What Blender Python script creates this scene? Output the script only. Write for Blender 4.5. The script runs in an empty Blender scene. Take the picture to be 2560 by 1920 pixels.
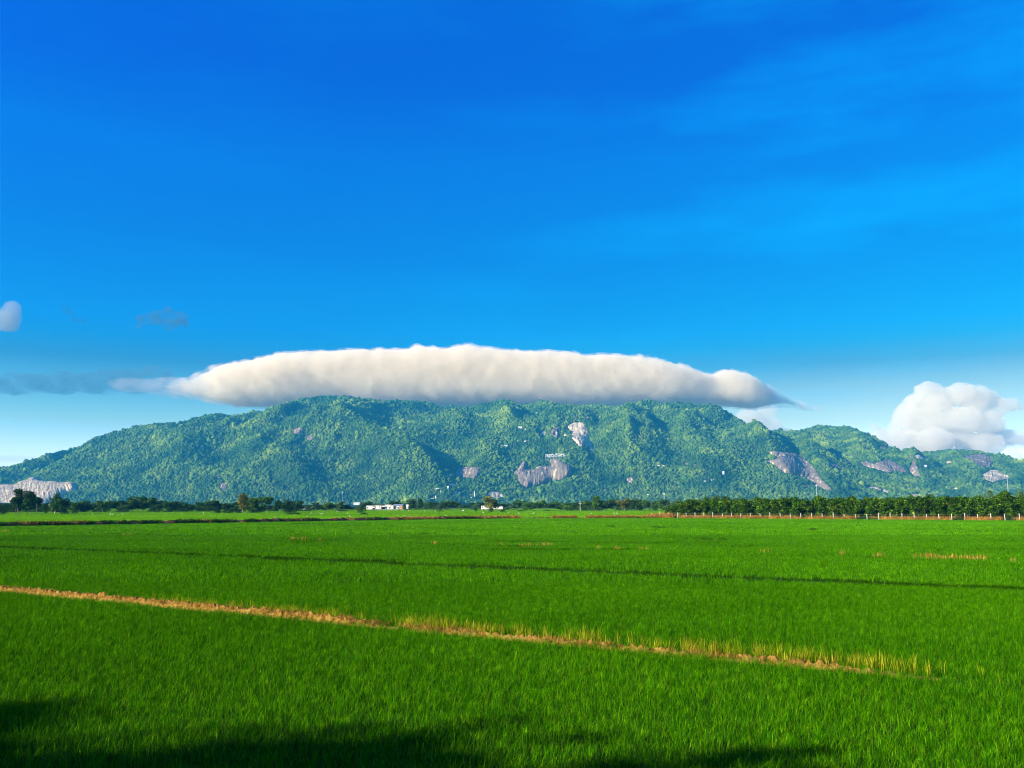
import bpy, bmesh, math, random
import numpy as np
from mathutils import Vector, Matrix, noise as mnoise

# ------------------------------------------------------------------ camera, world, sun, exposure
SC = bpy.context.scene
COL = SC.collection
F = 2217.0                     # focal length in photo pixels (2560 wide)
HC = 4.0                       # eye height above the field
HORIZON = 1262.0
TH = math.atan((HORIZON-960.0)/F)
cam_d = bpy.data.cameras.new('camera')
cam_d.sensor_fit = 'HORIZONTAL'; cam_d.sensor_width = 36.0
cam_d.lens = 36.0*F/2560.0
cam_d.clip_start = 0.1; cam_d.clip_end = 80000.0
cam = bpy.data.objects.new('camera', cam_d); COL.objects.link(cam)
cam.location = (0, 0, HC); cam.rotation_euler = (math.pi/2+TH, 0, 0)
SC.camera = cam

SUN_EL = math.radians(21.0)
SUN_DIR = Vector((-0.87, -0.50))          # horizontal direction towards the sun (behind, left)
SUN_DIR.normalize()
SUN_AZ = math.atan2(SUN_DIR.x, SUN_DIR.y)
sd = bpy.data.lights.new('sun', 'SUN'); sd.energy = 5.0; sd.angle = math.radians(0.5); sd.color = (1.0, 0.88, 0.68)
sun = bpy.data.objects.new('sun', sd); COL.objects.link(sun)
to_sun = Vector((SUN_DIR.x*math.cos(SUN_EL), SUN_DIR.y*math.cos(SUN_EL), math.sin(SUN_EL)))
sun.rotation_euler = to_sun.to_track_quat('Z', 'Y').to_euler()
sun.location = (0, -20, 60)

W = bpy.data.worlds.new('World'); SC.world = W; W.use_nodes = True
nt = W.node_tree; N = nt.nodes; L = nt.links
for n in list(N): N.remove(n)
wo = N.new('ShaderNodeOutputWorld'); bg = N.new('ShaderNodeBackground'); bg.inputs['Strength'].default_value = 0.12
sky = N.new('ShaderNodeTexSky'); sky.sky_type = 'NISHITA'; sky.sun_disc = False
sky.sun_elevation = SUN_EL; sky.sun_rotation = SUN_AZ % (2*math.pi)
sky.air_density = 1.0; sky.dust_density = 0.4; sky.ozone_density = 3.0; sky.altitude = 0
# a deep polarised blue: raise the saturation of the physical sky, thin cirrus veil on top
gm = N.new('ShaderNodeGamma'); gm.inputs[1].default_value = 1.0
mul = N.new('ShaderNodeMix'); mul.data_type = 'RGBA'; mul.blend_type = 'MULTIPLY'; mul.inputs[0].default_value = 1.0
mul.inputs[7].default_value = (1, 1, 1, 1)
tc = N.new('ShaderNodeTexCoord'); sep = N.new('ShaderNodeSeparateXYZ'); L.new(tc.outputs['Generated'], sep.inputs[0])
ramp = N.new('ShaderNodeValToRGB'); L.new(sep.outputs['Z'], ramp.inputs[0])
SKYR = [(0.0, (1.3, 1.25, 1.35)), (0.055, (1.10, 1.10, 1.18)), (0.087, (0.80, 0.78, 0.60)), (0.15, (0.13, 0.385, 0.46)), (0.172, (0.03, 0.43, 0.60)), (0.19, (0.01, 0.445, 0.69)), (0.22, (0.004, 0.43, 0.71)), (0.28, (0.0, 0.41, 0.77)), (0.37, (0.0, 0.42, 0.91)), (0.44, (0.0, 0.33, 0.96)), (0.52, (0.0, 0.355, 1.06))]
els = ramp.color_ramp.elements
els[0].position = SKYR[0][0]; els[0].color = (*SKYR[0][1], 1)
els[1].position = SKYR[-1][0]; els[1].color = (*SKYR[-1][1], 1)
for p, c in SKYR[1:-1]:
    e = els.new(p); e.color = (*c, 1)
L.new(sky.outputs[0], mul.inputs[6]); L.new(ramp.outputs[0], mul.inputs[7])
mx_ = N.new('ShaderNodeMapRange'); mx_.interpolation_type = 'SMOOTHSTEP'; L.new(sep.outputs['X'], mx_.inputs[0]); mx_.inputs[1].default_value = -0.6; mx_.inputs[2].default_value = 0.6
mz_ = N.new('ShaderNodeMapRange'); mz_.interpolation_type = 'SMOOTHSTEP'; L.new(sep.outputs['Z'], mz_.inputs[0]); mz_.inputs[1].default_value = 0.04; mz_.inputs[2].default_value = 0.12
side = N.new('ShaderNodeMix'); side.data_type = 'RGBA'; side.inputs[6].default_value = (0.5, 0.88, 1.06, 1); side.inputs[7].default_value = (1, 0.90, 0.84, 1); L.new(mx_.outputs[0], side.inputs[0])
sd2 = N.new('ShaderNodeMix'); sd2.data_type = 'RGBA'; sd2.inputs[6].default_value = (1, 1, 1, 1); L.new(mz_.outputs[0], sd2.inputs[0]); L.new(side.outputs[2], sd2.inputs[7])
mul2 = N.new('ShaderNodeMix'); mul2.data_type = 'RGBA'; mul2.blend_type = 'MULTIPLY'; mul2.inputs[0].default_value = 1.0
L.new(mul.outputs[2], mul2.inputs[6]); L.new(sd2.outputs[2], mul2.inputs[7])
# cirrus veil
mp = N.new('ShaderNodeMapping'); mp.inputs['Scale'].default_value = (2.0, 2.6, 11.0); mp.inputs['Rotation'].default_value = (0.1, -0.35, 0.5)
cn = N.new('ShaderNodeTexNoise'); cn.inputs['Scale'].default_value = 1.3; cn.inputs['Detail'].default_value = 6; cn.inputs['Roughness'].default_value = 0.55
L.new(tc.outputs['Generated'], mp.inputs[0]); L.new(mp.outputs[0], cn.inputs['Vector'])
cr = N.new('ShaderNodeMapRange'); cr.inputs[1].default_value = 0.48; cr.inputs[2].default_value = 0.80; cr.inputs[3].default_value = 0.0; cr.inputs[4].default_value = 0.30
L.new(cn.outputs[0], cr.inputs[0])
veil = N.new('ShaderNodeMix'); veil.data_type = 'RGBA'
vx = N.new('ShaderNodeMapRange'); vx.interpolation_type = 'SMOOTHSTEP'; L.new(sep.outputs['X'], vx.inputs[0]); vx.inputs[1].default_value = -0.25; vx.inputs[2].default_value = 0.4; vx.inputs[3].default_value = 0.15; vx.inputs[4].default_value = 1.0
vm_ = N.new('ShaderNodeMath'); vm_.operation = 'MULTIPLY'; L.new(cr.outputs[0], vm_.inputs[0]); L.new(vx.outputs[0], vm_.inputs[1]); L.new(vm_.outputs[0], veil.inputs[0]); L.new(mul2.outputs[2], veil.inputs[6]); veil.inputs[7].default_value = (0.0, 3.4, 6.4, 1)
L.new(veil.outputs[2], bg.inputs[0]); L.new(bg.outputs[0], wo.inputs[0])

SC.view_settings.view_transform = 'Standard'; SC.view_settings.look = 'None'
SC.view_settings.gamma = 1.0; SC.view_settings.exposure = 1.1
SC.render.engine = 'CYCLES'
cy = SC.cycles
cy.use_denoising = True
cy.pixel_filter_type = 'BLACKMAN_HARRIS'; cy.filter_width = 1.05
try: cy.denoiser = 'OPENIMAGEDENOISE'
except Exception: pass
cy.max_bounces = 8; cy.diffuse_bounces = 3; cy.glossy_bounces = 2; cy.transmission_bounces = 3; cy.volume_bounces = 10; cy.transparent_max_bounces = 8
cy.use_adaptive_sampling = True; cy.adaptive_threshold = 0.015
cy.volume_step_rate = 1.0; cy.volume_max_steps = 64

rng = np.random.default_rng(7); random.seed(7)

# ------------------------------------------------------------------ projection helpers
ct, st = math.cos(TH), math.sin(TH)
def ray(px, py):
    X = (np.asarray(px, float)-1280.0)/F; Y = (960.0-np.asarray(py, float))/F
    return X, ct-Y*st, st+Y*ct                      # world direction (x, y, z)
def ground(px, py, z=0.0):
    dx, dy, dz = ray(px, py); t = (z-HC)/dz
    return float(dx*t), float(dy*t)
def at_y(px, py, D):
    dx, dy, dz = ray(px, py); t = D/dy
    return dx*t, HC+dz*t
def project(x, y, z):
    zz = z-HC
    depth = y*ct+zz*st; up = -y*st+zz*ct
    return 1280.0+F*x/depth, 960.0-F*up/depth

# ------------------------------------------------------------------ numpy noise
def _h(ix, iy, iz, s):
    n = (ix.astype(np.int64)*73856093) ^ (iy.astype(np.int64)*19349663) ^ (iz.astype(np.int64)*83492791) ^ (s*2654435761)
    n = (n ^ (n >> 13))*1274126177 & 0x7fffffff
    n = (n ^ (n >> 15))*668265263 & 0x7fffffff
    return (n ^ (n >> 12) & 0xffffff).astype(float) % 100003/100003.0
def vnoise(x, y, z, s=0):
    x, y, z = np.broadcast_arrays(np.asarray(x, float), np.asarray(y, float), np.asarray(z, float))
    ix, iy, iz = np.floor(x), np.floor(y), np.floor(z)
    fx, fy, fz = x-ix, y-iy, z-iz
    fx, fy, fz = [f*f*(3-2*f) for f in (fx, fy, fz)]
    r = 0
    for a in (0, 1):
        for b in (0, 1):
            for c in (0, 1):
                w = (fx if a else 1-fx)*(fy if b else 1-fy)*(fz if c else 1-fz)
                r = r+w*_h(ix+a, iy+b, iz+c, s)
    return r*2-1
def fbm(x, y, z=0.0, octv=4, s=0, gain=0.5):
    r, a, f, t = 0, 1.0, 1.0, 0
    for o in range(octv):
        r = r+a*vnoise(np.asarray(x)*f, np.asarray(y)*f, np.asarray(z)*f, s+o*17); t += a; a *= gain; f *= 2.03
    return r/t

# ------------------------------------------------------------------ object helpers
def tag(o, label=None, cat=None, group=None, kind=None):
    if label: o['label'] = label
    if cat: o['category'] = cat
    if group: o['group'] = group
    if kind: o['kind'] = kind
    return o
def mesh_obj(name, verts, faces, mat=None, parent=None, smooth=False, link=True):
    me = bpy.data.meshes.new(name)
    v = np.asarray(verts, dtype=np.float32)
    f = np.asarray(faces) if not isinstance(faces, np.ndarray) else faces
    if f.dtype != object and f.ndim == 2:
        k = f.shape[1]
        me.vertices.add(len(v)); me.vertices.foreach_set('co', v.ravel())
        me.loops.add(f.size); me.loops.foreach_set('vertex_index', f.astype(np.int32).ravel())
        me.polygons.add(len(f)); me.polygons.foreach_set('loop_start', np.arange(0, f.size, k, dtype=np.int32))
        me.update(calc_edges=True); me.validate()
    else:
        me.from_pydata([tuple(p) for p in verts], [], [tuple(q) for q in faces]); me.update()
    if smooth: me.polygons.foreach_set('use_smooth', [True]*len(me.polygons))
    if mat: me.materials.append(mat)
    o = bpy.data.objects.new(name, me)
    if link: COL.objects.link(o)
    if parent: o.parent = parent
    return o
def empty(name, loc, rz=0.0, s=1.0):
    o = bpy.data.objects.new(name, None); COL.objects.link(o)
    o.location = loc; o.rotation_euler = (0, 0, rz); o.scale = (s, s, s); o.empty_display_size = 0.5
    return o
class MB:
    def __init__(s): s.v = []; s.f = []
    def add(s, vs, fs):
        b = len(s.v); s.v += [tuple(p) for p in vs]; s.f += [tuple(i+b for i in q) for q in fs]
    def box(s, x0, x1, y0, y1, z0, z1):
        s.add([(x0,y0,z0),(x1,y0,z0),(x1,y1,z0),(x0,y1,z0),(x0,y0,z1),(x1,y0,z1),(x1,y1,z1),(x0,y1,z1)],
              [(0,3,2,1),(4,5,6,7),(0,1,5,4),(1,2,6,5),(2,3,7,6),(3,0,4,7)])
    def tube(s, pts, rad, n=6):
        pts = [Vector(p) for p in pts]; rings = []
        if not hasattr(rad, '__len__'): rad = [rad]*len(pts)
        for i, p in enumerate(pts):
            t = (pts[min(i+1, len(pts)-1)]-pts[max(i-1, 0)]).normalized()
            a = t.cross(Vector((0.3, 1, 0.1))).normalized(); b = t.cross(a)
            rings.append([p+rad[i]*(math.cos(2*math.pi*k/n)*a+math.sin(2*math.pi*k/n)*b) for k in range(n)])
        vs = [q for r in rings for q in r]; fs = []
        for i in range(len(pts)-1):
            for k in range(n):
                fs.append((i*n+k, i*n+(k+1) % n, (i+1)*n+(k+1) % n, (i+1)*n+k))
        fs.append(tuple(range(n-1, -1, -1))); fs.append(tuple((len(pts)-1)*n+k for k in range(n)))
        s.add(vs, fs)
    def build(s, name, mat, parent=None, smooth=False, link=True):
        return mesh_obj(name, s.v, s.f, mat, parent, smooth, link) if False else s._b(name, mat, parent, smooth, link)
    def _b(s, name, mat, parent, smooth, link):
        me = bpy.data.meshes.new(name); me.from_pydata(s.v, [], s.f); me.update()
        if smooth: me.polygons.foreach_set('use_smooth', [True]*len(me.polygons))
        me.materials.append(mat); o = bpy.data.objects.new(name, me)
        if link: COL.objects.link(o)
        if parent: o.parent = parent
        return o

# ------------------------------------------------------------------ materials
def newmat(name):
    m = bpy.data.materials.new(name); m.use_nodes = True
    t = m.node_tree
    for n in list(t.nodes): t.nodes.remove(n)
    out = t.nodes.new('ShaderNodeOutputMaterial')
    return m, t, out
def noise_col(t, cols, scale, coord='pos', stretch=(1, 1, 1), detail=5, rough=0.6, extra=None, w=0.0):
    """noise -> colour ramp. cols: list of (pos, rgb)"""
    if coord == 'pos':
        g = t.nodes.new('ShaderNodeNewGeometry'); src = g.outputs['Position']
    else:
        g = t.nodes.new('ShaderNodeTexCoord'); src = g.outputs['Object']
    mp_ = t.nodes.new('ShaderNodeMapping'); mp_.inputs['Scale'].default_value = stretch
    mp_.inputs['Location'].default_value = (w, w*0.7, w*1.3)
    t.links.new(src, mp_.inputs[0])
    n = t.nodes.new('ShaderNodeTexNoise'); n.inputs['Scale'].default_value = scale; n.inputs['Detail'].default_value = detail; n.inputs['Roughness'].default_value = rough
    t.links.new(mp_.outputs[0], n.inputs['Vector'])
    r = t.nodes.new('ShaderNodeValToRGB'); t.links.new(n.outputs[0], r.inputs[0])
    e = r.color_ramp.elements
    e[0].position = cols[0][0]; e[0].color = (*cols[0][1], 1); e[1].position = cols[-1][0]; e[1].color = (*cols[-1][1], 1)
    for p, c in cols[1:-1]:
        q = e.new(p); q.color = (*c, 1)
    return r.outputs[0], n.outputs[0]
def mixc(t, a, b, fac, mode='MIX'):
    m = t.nodes.new('ShaderNodeMix'); m.data_type = 'RGBA'; m.blend_type = mode
    if isinstance(fac, (int, float)): m.inputs[0].default_value = fac
    else: t.links.new(fac, m.inputs[0])
    for i, v in ((6, a), (7, b)):
        if isinstance(v, tuple): m.inputs[i].default_value = (*v, 1)
        else: t.links.new(v, m.inputs[i])
    return m.outputs[2]
def prin(t, out, col, rough=0.8, spec=0.3, bump=None, bdist=0.1):
    b = t.nodes.new('ShaderNodeBsdfPrincipled')
    if isinstance(col, tuple): b.inputs['Base Color'].default_value = (*col, 1)
    else: t.links.new(col, b.inputs['Base Color'])
    b.inputs['Roughness'].default_value = rough; b.inputs['Specular IOR Level'].default_value = spec
    if bump is not None:
        bp = t.nodes.new('ShaderNodeBump'); bp.inputs['Distance'].default_value = bdist
        t.links.new(bump, bp.inputs['Height']); t.links.new(bp.outputs[0], b.inputs['Normal'])
    t.links.new(b.outputs[0], out.inputs[0]); return b
def leaf_mat(name, cols, scale, rnd=0.35, trans=0.35, big=None, tint=False):
    m, t, out = newmat(name)
    c, _ = noise_col(t, cols, scale)
    if big:
        c2, _ = noise_col(t, big[0], big[1], detail=3)
        c = mixc(t, c, c2, 1.0, 'MULTIPLY')
    oi = t.nodes.new('ShaderNodeObjectInfo')
    mr = t.nodes.new('ShaderNodeMapRange'); mr.inputs[3].default_value = 1-rnd; mr.inputs[4].default_value = 1+rnd
    t.links.new(oi.outputs['Random'], mr.inputs[0])
    vm = t.nodes.new('ShaderNodeVectorMath'); vm.operation = 'SCALE'
    fac = mr.outputs[0]
    if tint:
        an = t.nodes.new('ShaderNodeAttribute'); an.attribute_name = 'tint'
        mm = t.nodes.new('ShaderNodeMath'); mm.operation = 'MULTIPLY'
        t.links.new(mr.outputs[0], mm.inputs[0]); t.links.new(an.outputs['Fac'], mm.inputs[1]); fac = mm.outputs[0]
    t.links.new(c, vm.inputs[0]); t.links.new(fac, vm.inputs['Scale'])
    d = t.nodes.new('ShaderNodeBsdfDiffuse'); tr = t.nodes.new('ShaderNodeBsdfTranslucent')
    t.links.new(vm.outputs[0], d.inputs[0]); t.links.new(vm.outputs[0], tr.inputs[0])
    mx = t.nodes.new('ShaderNodeMixShader'); mx.inputs[0].default_value = trans
    t.links.new(d.outputs[0], mx.inputs[1]); t.links.new(tr.outputs[0], mx.inputs[2])
    t.links.new(mx.outputs[0], out.inputs[0])
    return m
def simple(name, col, rough=0.7, var=0.12, scale=3.0):
    m, t, out = newmat(name)
    lo = tuple(c*(1-var) for c in col); hi = tuple(min(1, c*(1+var)) for c in col)
    c, n = noise_col(t, [(0.35, lo), (0.65, hi)], scale, 'obj')
    prin(t, out, c, rough); return m
def rock_mat(name, dark, mid, light, scale=0.03, lightness=0.5):
    m, t, out = newmat(name)
    c, n = noise_col(t, [(0.30, dark), (0.48, mid), (lightness+0.05, mid), (lightness+0.10, light)], scale, stretch=(3.2, 0.8, 0.22), detail=9, rough=0.72)
    c2, n2 = noise_col(t, [(0.4, (0.7, 0.7, 0.72)), (0.6, (1.1, 1.08, 1.05))], 0.02, detail=5)
    c = mixc(t, c, c2, 1.0, 'MULTIPLY')
    prin(t, out, c, 0.9, 0.1, n, 6.0); return m

RICE_A = [(0.30, (0.018, 0.120, 0.000)), (0.5, (0.040, 0.210, 0.000)), (0.72, (0.075, 0.290, 0.001))]
M = {}
BIGR = [(0.38, (0.84, 0.88, 0.8)), (0.62, (1.12, 1.08, 1.1))]
M['rice'] = leaf_mat('rice_leaf', [(0.30, (0.012, 0.080, 0.000)), (0.5, (0.040, 0.190, 0.001)), (0.70, (0.170, 0.380, 0.004))], 5.0, 0.25, 0.15, big=(BIGR, 0.07), tint=True)
M['rice_mid'] = leaf_mat('rice_leaf_mid', [(0.30, (0.035, 0.150, 0.000)), (0.5, (0.070, 0.250, 0.001)), (0.70, (0.130, 0.350, 0.003))], 1.2, 0.25, 0.22, big=(BIGR, 0.04), tint=True)
M['rice_dark'] = leaf_mat('rice_leaf_dark', [(0.30, (0.006, 0.030, 0.000)), (0.5, (0.014, 0.055, 0.001)), (0.70, (0.035, 0.10, 0.002))], 1.2, 0.3, 0.15, tint=True)  # darker green blades for the strips and streaks across the field
M['rice_far'] = leaf_mat('rice_leaf_far', [(0.3, (0.100, 0.290, 0.000)), (0.5, (0.140, 0.370, 0.000)), (0.7, (0.180, 0.430, 0.001))], 0.35, 0.15, 0.3, big=(BIGR, 0.02), tint=True)
M['rice_old'] = leaf_mat('rice_leaf_yellow', [(0.3, (0.14, 0.24, 0.004)), (0.5, (0.26, 0.30, 0.010)), (0.7, (0.48, 0.33, 0.03))], 2.2, 0.3, 0.25, tint=True)
M['dry'] = leaf_mat('dry_grass', [(0.3, (0.16, 0.10, 0.02)), (0.5, (0.38, 0.21, 0.035)), (0.7, (0.50, 0.30, 0.07))], 0.8, 0.3, 0.2, tint=True)
M['weed'] = leaf_mat('weed_leaf', [(0.3, (0.012, 0.040, 0.004)), (0.6, (0.03, 0.09, 0.006)), (0.75, (0.10, 0.10, 0.01))], 0.9, 0.4, 0.2, tint=True)
M['crown_dark'] = leaf_mat('leaf_dark', [(0.3, (0.015, 0.045, 0.008)), (0.55, (0.030, 0.085, 0.010)), (0.75, (0.08, 0.14, 0.015))], 0.5, 0.3, 0.12, tint=True)
M['crown_mid'] = leaf_mat('leaf_mid', [(0.3, (0.025, 0.075, 0.010)), (0.55, (0.05, 0.13, 0.012)), (0.75, (0.12, 0.20, 0.02))], 0.5, 0.3, 0.12, tint=True)
M['crown_pale'] = leaf_mat('leaf_pale', [(0.3, (0.04, 0.10, 0.03)), (0.55, (0.08, 0.16, 0.05)), (0.75, (0.14, 0.22, 0.06))], 0.5, 0.3, 0.12, tint=True)
M['crown_gold'] = leaf_mat('leaf_gold', [(0.3, (0.06, 0.09, 0.01)), (0.55, (0.16, 0.17, 0.02)), (0.75, (0.40, 0.24, 0.05))], 0.5, 0.2, 0.12, tint=True)
M['mango'] = leaf_mat('leaf_mango', [(0.3, (0.008, 0.035, 0.003)), (0.50, (0.028, 0.085, 0.003)), (0.63, (0.11, 0.19, 0.006)), (0.75, (0.24, 0.26, 0.02))], 1.1, 0.25, 0.12, tint=True)
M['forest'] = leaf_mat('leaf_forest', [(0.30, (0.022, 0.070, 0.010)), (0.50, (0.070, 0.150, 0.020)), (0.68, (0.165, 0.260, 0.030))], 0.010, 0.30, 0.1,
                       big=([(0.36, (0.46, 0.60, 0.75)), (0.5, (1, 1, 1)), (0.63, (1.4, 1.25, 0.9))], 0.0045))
M['bark'] = simple('bark', (0.16, 0.12, 0.08), 0.9, 0.4, 4)
M['bark_pale'] = simple('bark_pale', (0.42, 0.34, 0.24), 0.9, 0.3, 4)
M['white'] = simple('white_wall', (0.80, 0.77, 0.68), 0.8, 0.06, 0.5)
M['cream'] = simple('cream_wall', (0.76, 0.68, 0.50), 0.8, 0.08, 0.5)
M['orange'] = simple('orange_wall', (0.72, 0.36, 0.16), 0.8, 0.08, 0.5)
M['roof_grey'] = simple('roof_grey', (0.22, 0.26, 0.30), 0.6, 0.1, 2)
M['roof_white'] = simple('roof_white', (0.80, 0.80, 0.76), 0.6, 0.05, 2)
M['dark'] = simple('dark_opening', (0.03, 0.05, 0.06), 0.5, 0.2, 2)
M['bluepane'] = simple('blue_sheet', (0.12, 0.28, 0.42), 0.4, 0.2, 1)
M['post'] = simple('concrete_post', (0.62, 0.58, 0.50), 0.8, 0.12, 3)
M['wire'] = simple('wire', (0.25, 0.22, 0.2), 0.5)
M['metal'] = simple('galvanised_metal', (0.62, 0.64, 0.62), 0.5, 0.1, 3)
M['feather'] = simple('white_feathers', (0.86, 0.84, 0.78), 0.8, 0.03, 9)
M['rock'] = rock_mat('granite_grey', (0.085, 0.065, 0.06), (0.20, 0.165, 0.125), (0.64, 0.53, 0.33), 0.035, 0.5)
M['rock_pale'] = rock_mat('granite_pale', (0.15, 0.11, 0.08), (0.50, 0.40, 0.24), (0.76, 0.64, 0.42), 0.035, 0.42)
M['quarry'] = rock_mat('quarry_stone', (0.14, 0.10, 0.06), (0.46, 0.36, 0.21), (0.66, 0.54, 0.34), 0.05, 0.42)
m, t, out = newmat('mountain_soil')
c, n = noise_col(t, [(0.35, (0.015, 0.045, 0.010)), (0.6, (0.03, 0.07, 0.015)), (0.8, (0.08, 0.08, 0.04))], 0.01)
prin(t, out, c, 0.95, 0.1); M['soil'] = m
m, t, out = newmat('field_ground')
c, n = noise_col(t, [(0.35, (0.005, 0.014, 0.001)), (0.65, (0.012, 0.032, 0.002))], 0.5)
prin(t, out, c, 0.95, 0.1); M['ground'] = m
m, t, out = newmat('dry_mud')
c, n = noise_col(t, [(0.34, (0.05, 0.022, 0.003)), (0.48, (0.20, 0.105, 0.016)), (0.68, (0.36, 0.23, 0.06))], 6.0, detail=8)
prin(t, out, c, 0.95, 0.1, n, 0.05); M['mud'] = m
m, t, out = newmat('red_earth')
c, n = noise_col(t, [(0.40, (0.02, 0.022, 0.008)), (0.52, (0.12, 0.06, 0.02)), (0.66, (0.40, 0.22, 0.08))], 0.5, detail=8)
prin(t, out, c, 0.95, 0.1); M['earth'] = m

# ------------------------------------------------------------------ geometry-node scatter (only for stuff)
def scatter(name, pts, scl, protos, mat, seed=0, tilt=0.12, label=None, cat=None, link_pts=True):
    """one object: points with a vec scale attribute, instancing random prototype meshes"""
    me = bpy.data.meshes.new(name)
    pts = np.asarray(pts, np.float32)
    me.vertices.add(len(pts)); me.vertices.foreach_set('co', pts.ravel())
    a = me.attributes.new('scl', 'FLOAT_VECTOR', 'POINT'); a.data.foreach_set('vector', np.asarray(scl, np.float32).ravel())
    r = np.random.default_rng(seed)
    a = me.attributes.new('rot', 'FLOAT_VECTOR', 'POINT')
    rt = np.stack([r.uniform(-tilt, tilt, len(pts)), r.uniform(-tilt, tilt, len(pts)), r.uniform(0, 6.283, len(pts))], 1)
    a.data.foreach_set('vector', rt.astype(np.float32).ravel())
    me.update()
    o = bpy.data.objects.new(name, me); COL.objects.link(o)
    pc = bpy.data.collections.new(name+'_kinds')
    for p in protos: pc.objects.link(p)
    g = bpy.data.node_groups.new(name+'_nodes', 'GeometryNodeTree')
    g.interface.new_socket('Geometry', in_out='INPUT', socket_type='NodeSocketGeometry')
    g.interface.new_socket('Geometry', in_out='OUTPUT', socket_type='NodeSocketGeometry')
    gi = g.nodes.new('NodeGroupInput'); go = g.nodes.new('NodeGroupOutput')
    iop = g.nodes.new('GeometryNodeInstanceOnPoints'); ci = g.nodes.new('GeometryNodeCollectionInfo')
    ci.inputs['Collection'].default_value = pc; ci.inputs['Separate Children'].default_value = True; ci.inputs['Reset Children'].default_value = True
    m2p = g.nodes.new('GeometryNodeMeshToPoints')
    na = g.nodes.new('GeometryNodeInputNamedAttribute'); na.data_type = 'FLOAT_VECTOR'; na.inputs[0].default_value = 'scl'
    nr = g.nodes.new('GeometryNodeInputNamedAttribute'); nr.data_type = 'FLOAT_VECTOR'; nr.inputs[0].default_value = 'rot'
    g.links.new(gi.outputs[0], m2p.inputs[0]); g.links.new(m2p.outputs[0], iop.inputs['Points'])
    g.links.new(ci.outputs[0], iop.inputs['Instance']); iop.inputs['Pick Instance'].default_value = True
    ri = g.nodes.new('FunctionNodeRandomValue'); ri.data_type = 'INT'
    for s_ in ri.inputs:
        if s_.name == 'Min' and s_.type == 'INT': s_.default_value = 0
        if s_.name == 'Max' and s_.type == 'INT': s_.default_value = len(protos)-1
    ro = [q for q in ri.outputs if q.type == 'INT'][0]
    g.links.new(ro, iop.inputs['Instance Index'])
    e2r = g.nodes.new('FunctionNodeEulerToRotation')
    g.links.new(nr.outputs[0], e2r.inputs[0]); g.links.new(e2r.outputs[0], iop.inputs['Rotation'])
    g.links.new(na.outputs[0], iop.inputs['Scale'])
    g.links.new(iop.outputs[0], go.inputs[0])
    md = o.modifiers.new('scatter', 'NODES'); md.node_group = g
    tag(o, label, cat, kind='stuff')
    return o

# ================================================================== TERRAIN
def poly_px(pts, ox=0.0, oy=0.0, sc=1.0):
    return [(ox+x/sc, oy+y/sc) for x, y in pts]
SIL1 = [(-900,1262),(-600,1225),(-300,1205),(0,1177),(100,1153),(200,1118),(300,1098),(400,1073),(500,1053),(600,1033),(700,1015),(760,998),(790,990),(850,990),(900,999),(950,1006),(1100,1009),(1300,1008),(1500,1005),(1600,1007),(1700,1011),(1760,1014),(1800,1026),(1850,1050),(1900,1067),(1950,1084),(2050,1125),(2200,1180),(2400,1235),(2600,1262),(3600,1262)]
SIL2 = [(-900,1262),(1300,1262),(1600,1180),(1800,1105),(1900,1075),(1980,1073),(2010,1064),(2050,1058),(2100,1062),(2150,1078),(2200,1091),(2260,1103),(2300,1115),(2350,1121),(2400,1125),(2440,1129),(2470,1139),(2490,1153),(2520,1170),(2560,1178),(2700,1195),(3000,1235),(3300,1262),(3600,1262)]
def sil_xy(S, D):
    xs, zs = zip(*[at_y(px, py, D) for px, py in S]); return np.array(xs), np.maximum(np.array(zs)-4-6, 0)
D1, B1 = 5000.0, 3500.0
D2, B2 = 5400.0, 3700.0
X1, Z1 = sil_xy(SIL1, D1); X2, Z2 = sil_xy(SIL2, D2)
def prof(t):
    tt = np.clip(t, 0, 1)
    up = 0.82*np.sin(np.pi/2*tt)**1.15+0.18*tt**0.8*(2-tt)*1.0
    up = np.clip(up/ (0.82+0.18), 0, 1)
    down = np.cos(np.clip((t-1)*0.9, 0, 1)*np.pi/2)
    return np.where(t > 1, down, up)
def fit_crest(S, X, Z, D, B):
    """lower the crest until the skyline, flanks included, has the right profile"""
    ys = np.arange(B+20, D+200, 20.0); xg = np.arange(X[0], X[-1], 50.0); tz = np.interp(xg, X, Z); zg = tz.copy()
    kern = np.exp(-(np.arange(-8, 9)/4.0)**2); kern /= kern.sum()
    xx = (xg/D)[:, None]*ys
    for it in range(30):
        h = np.interp(xx, xg, zg)*prof((ys-B)/(D-B))
        err = np.minimum((tz/D-np.max(h/ys, 1))*D, 0)
        err = np.convolve(np.pad(err, 8, 'edge'), kern, 'valid')
        zg = np.clip(zg+0.35*err, 0.72*tz, tz)
    return xg, zg
X1, Z1 = fit_crest(SIL1, X1, Z1, D1, B1); X2, Z2 = fit_crest(SIL2, X2, Z2, D2, B2)
SPURS = [  # world (x0,y0,x1,y1,width,height) filled from pixels below
]
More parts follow.
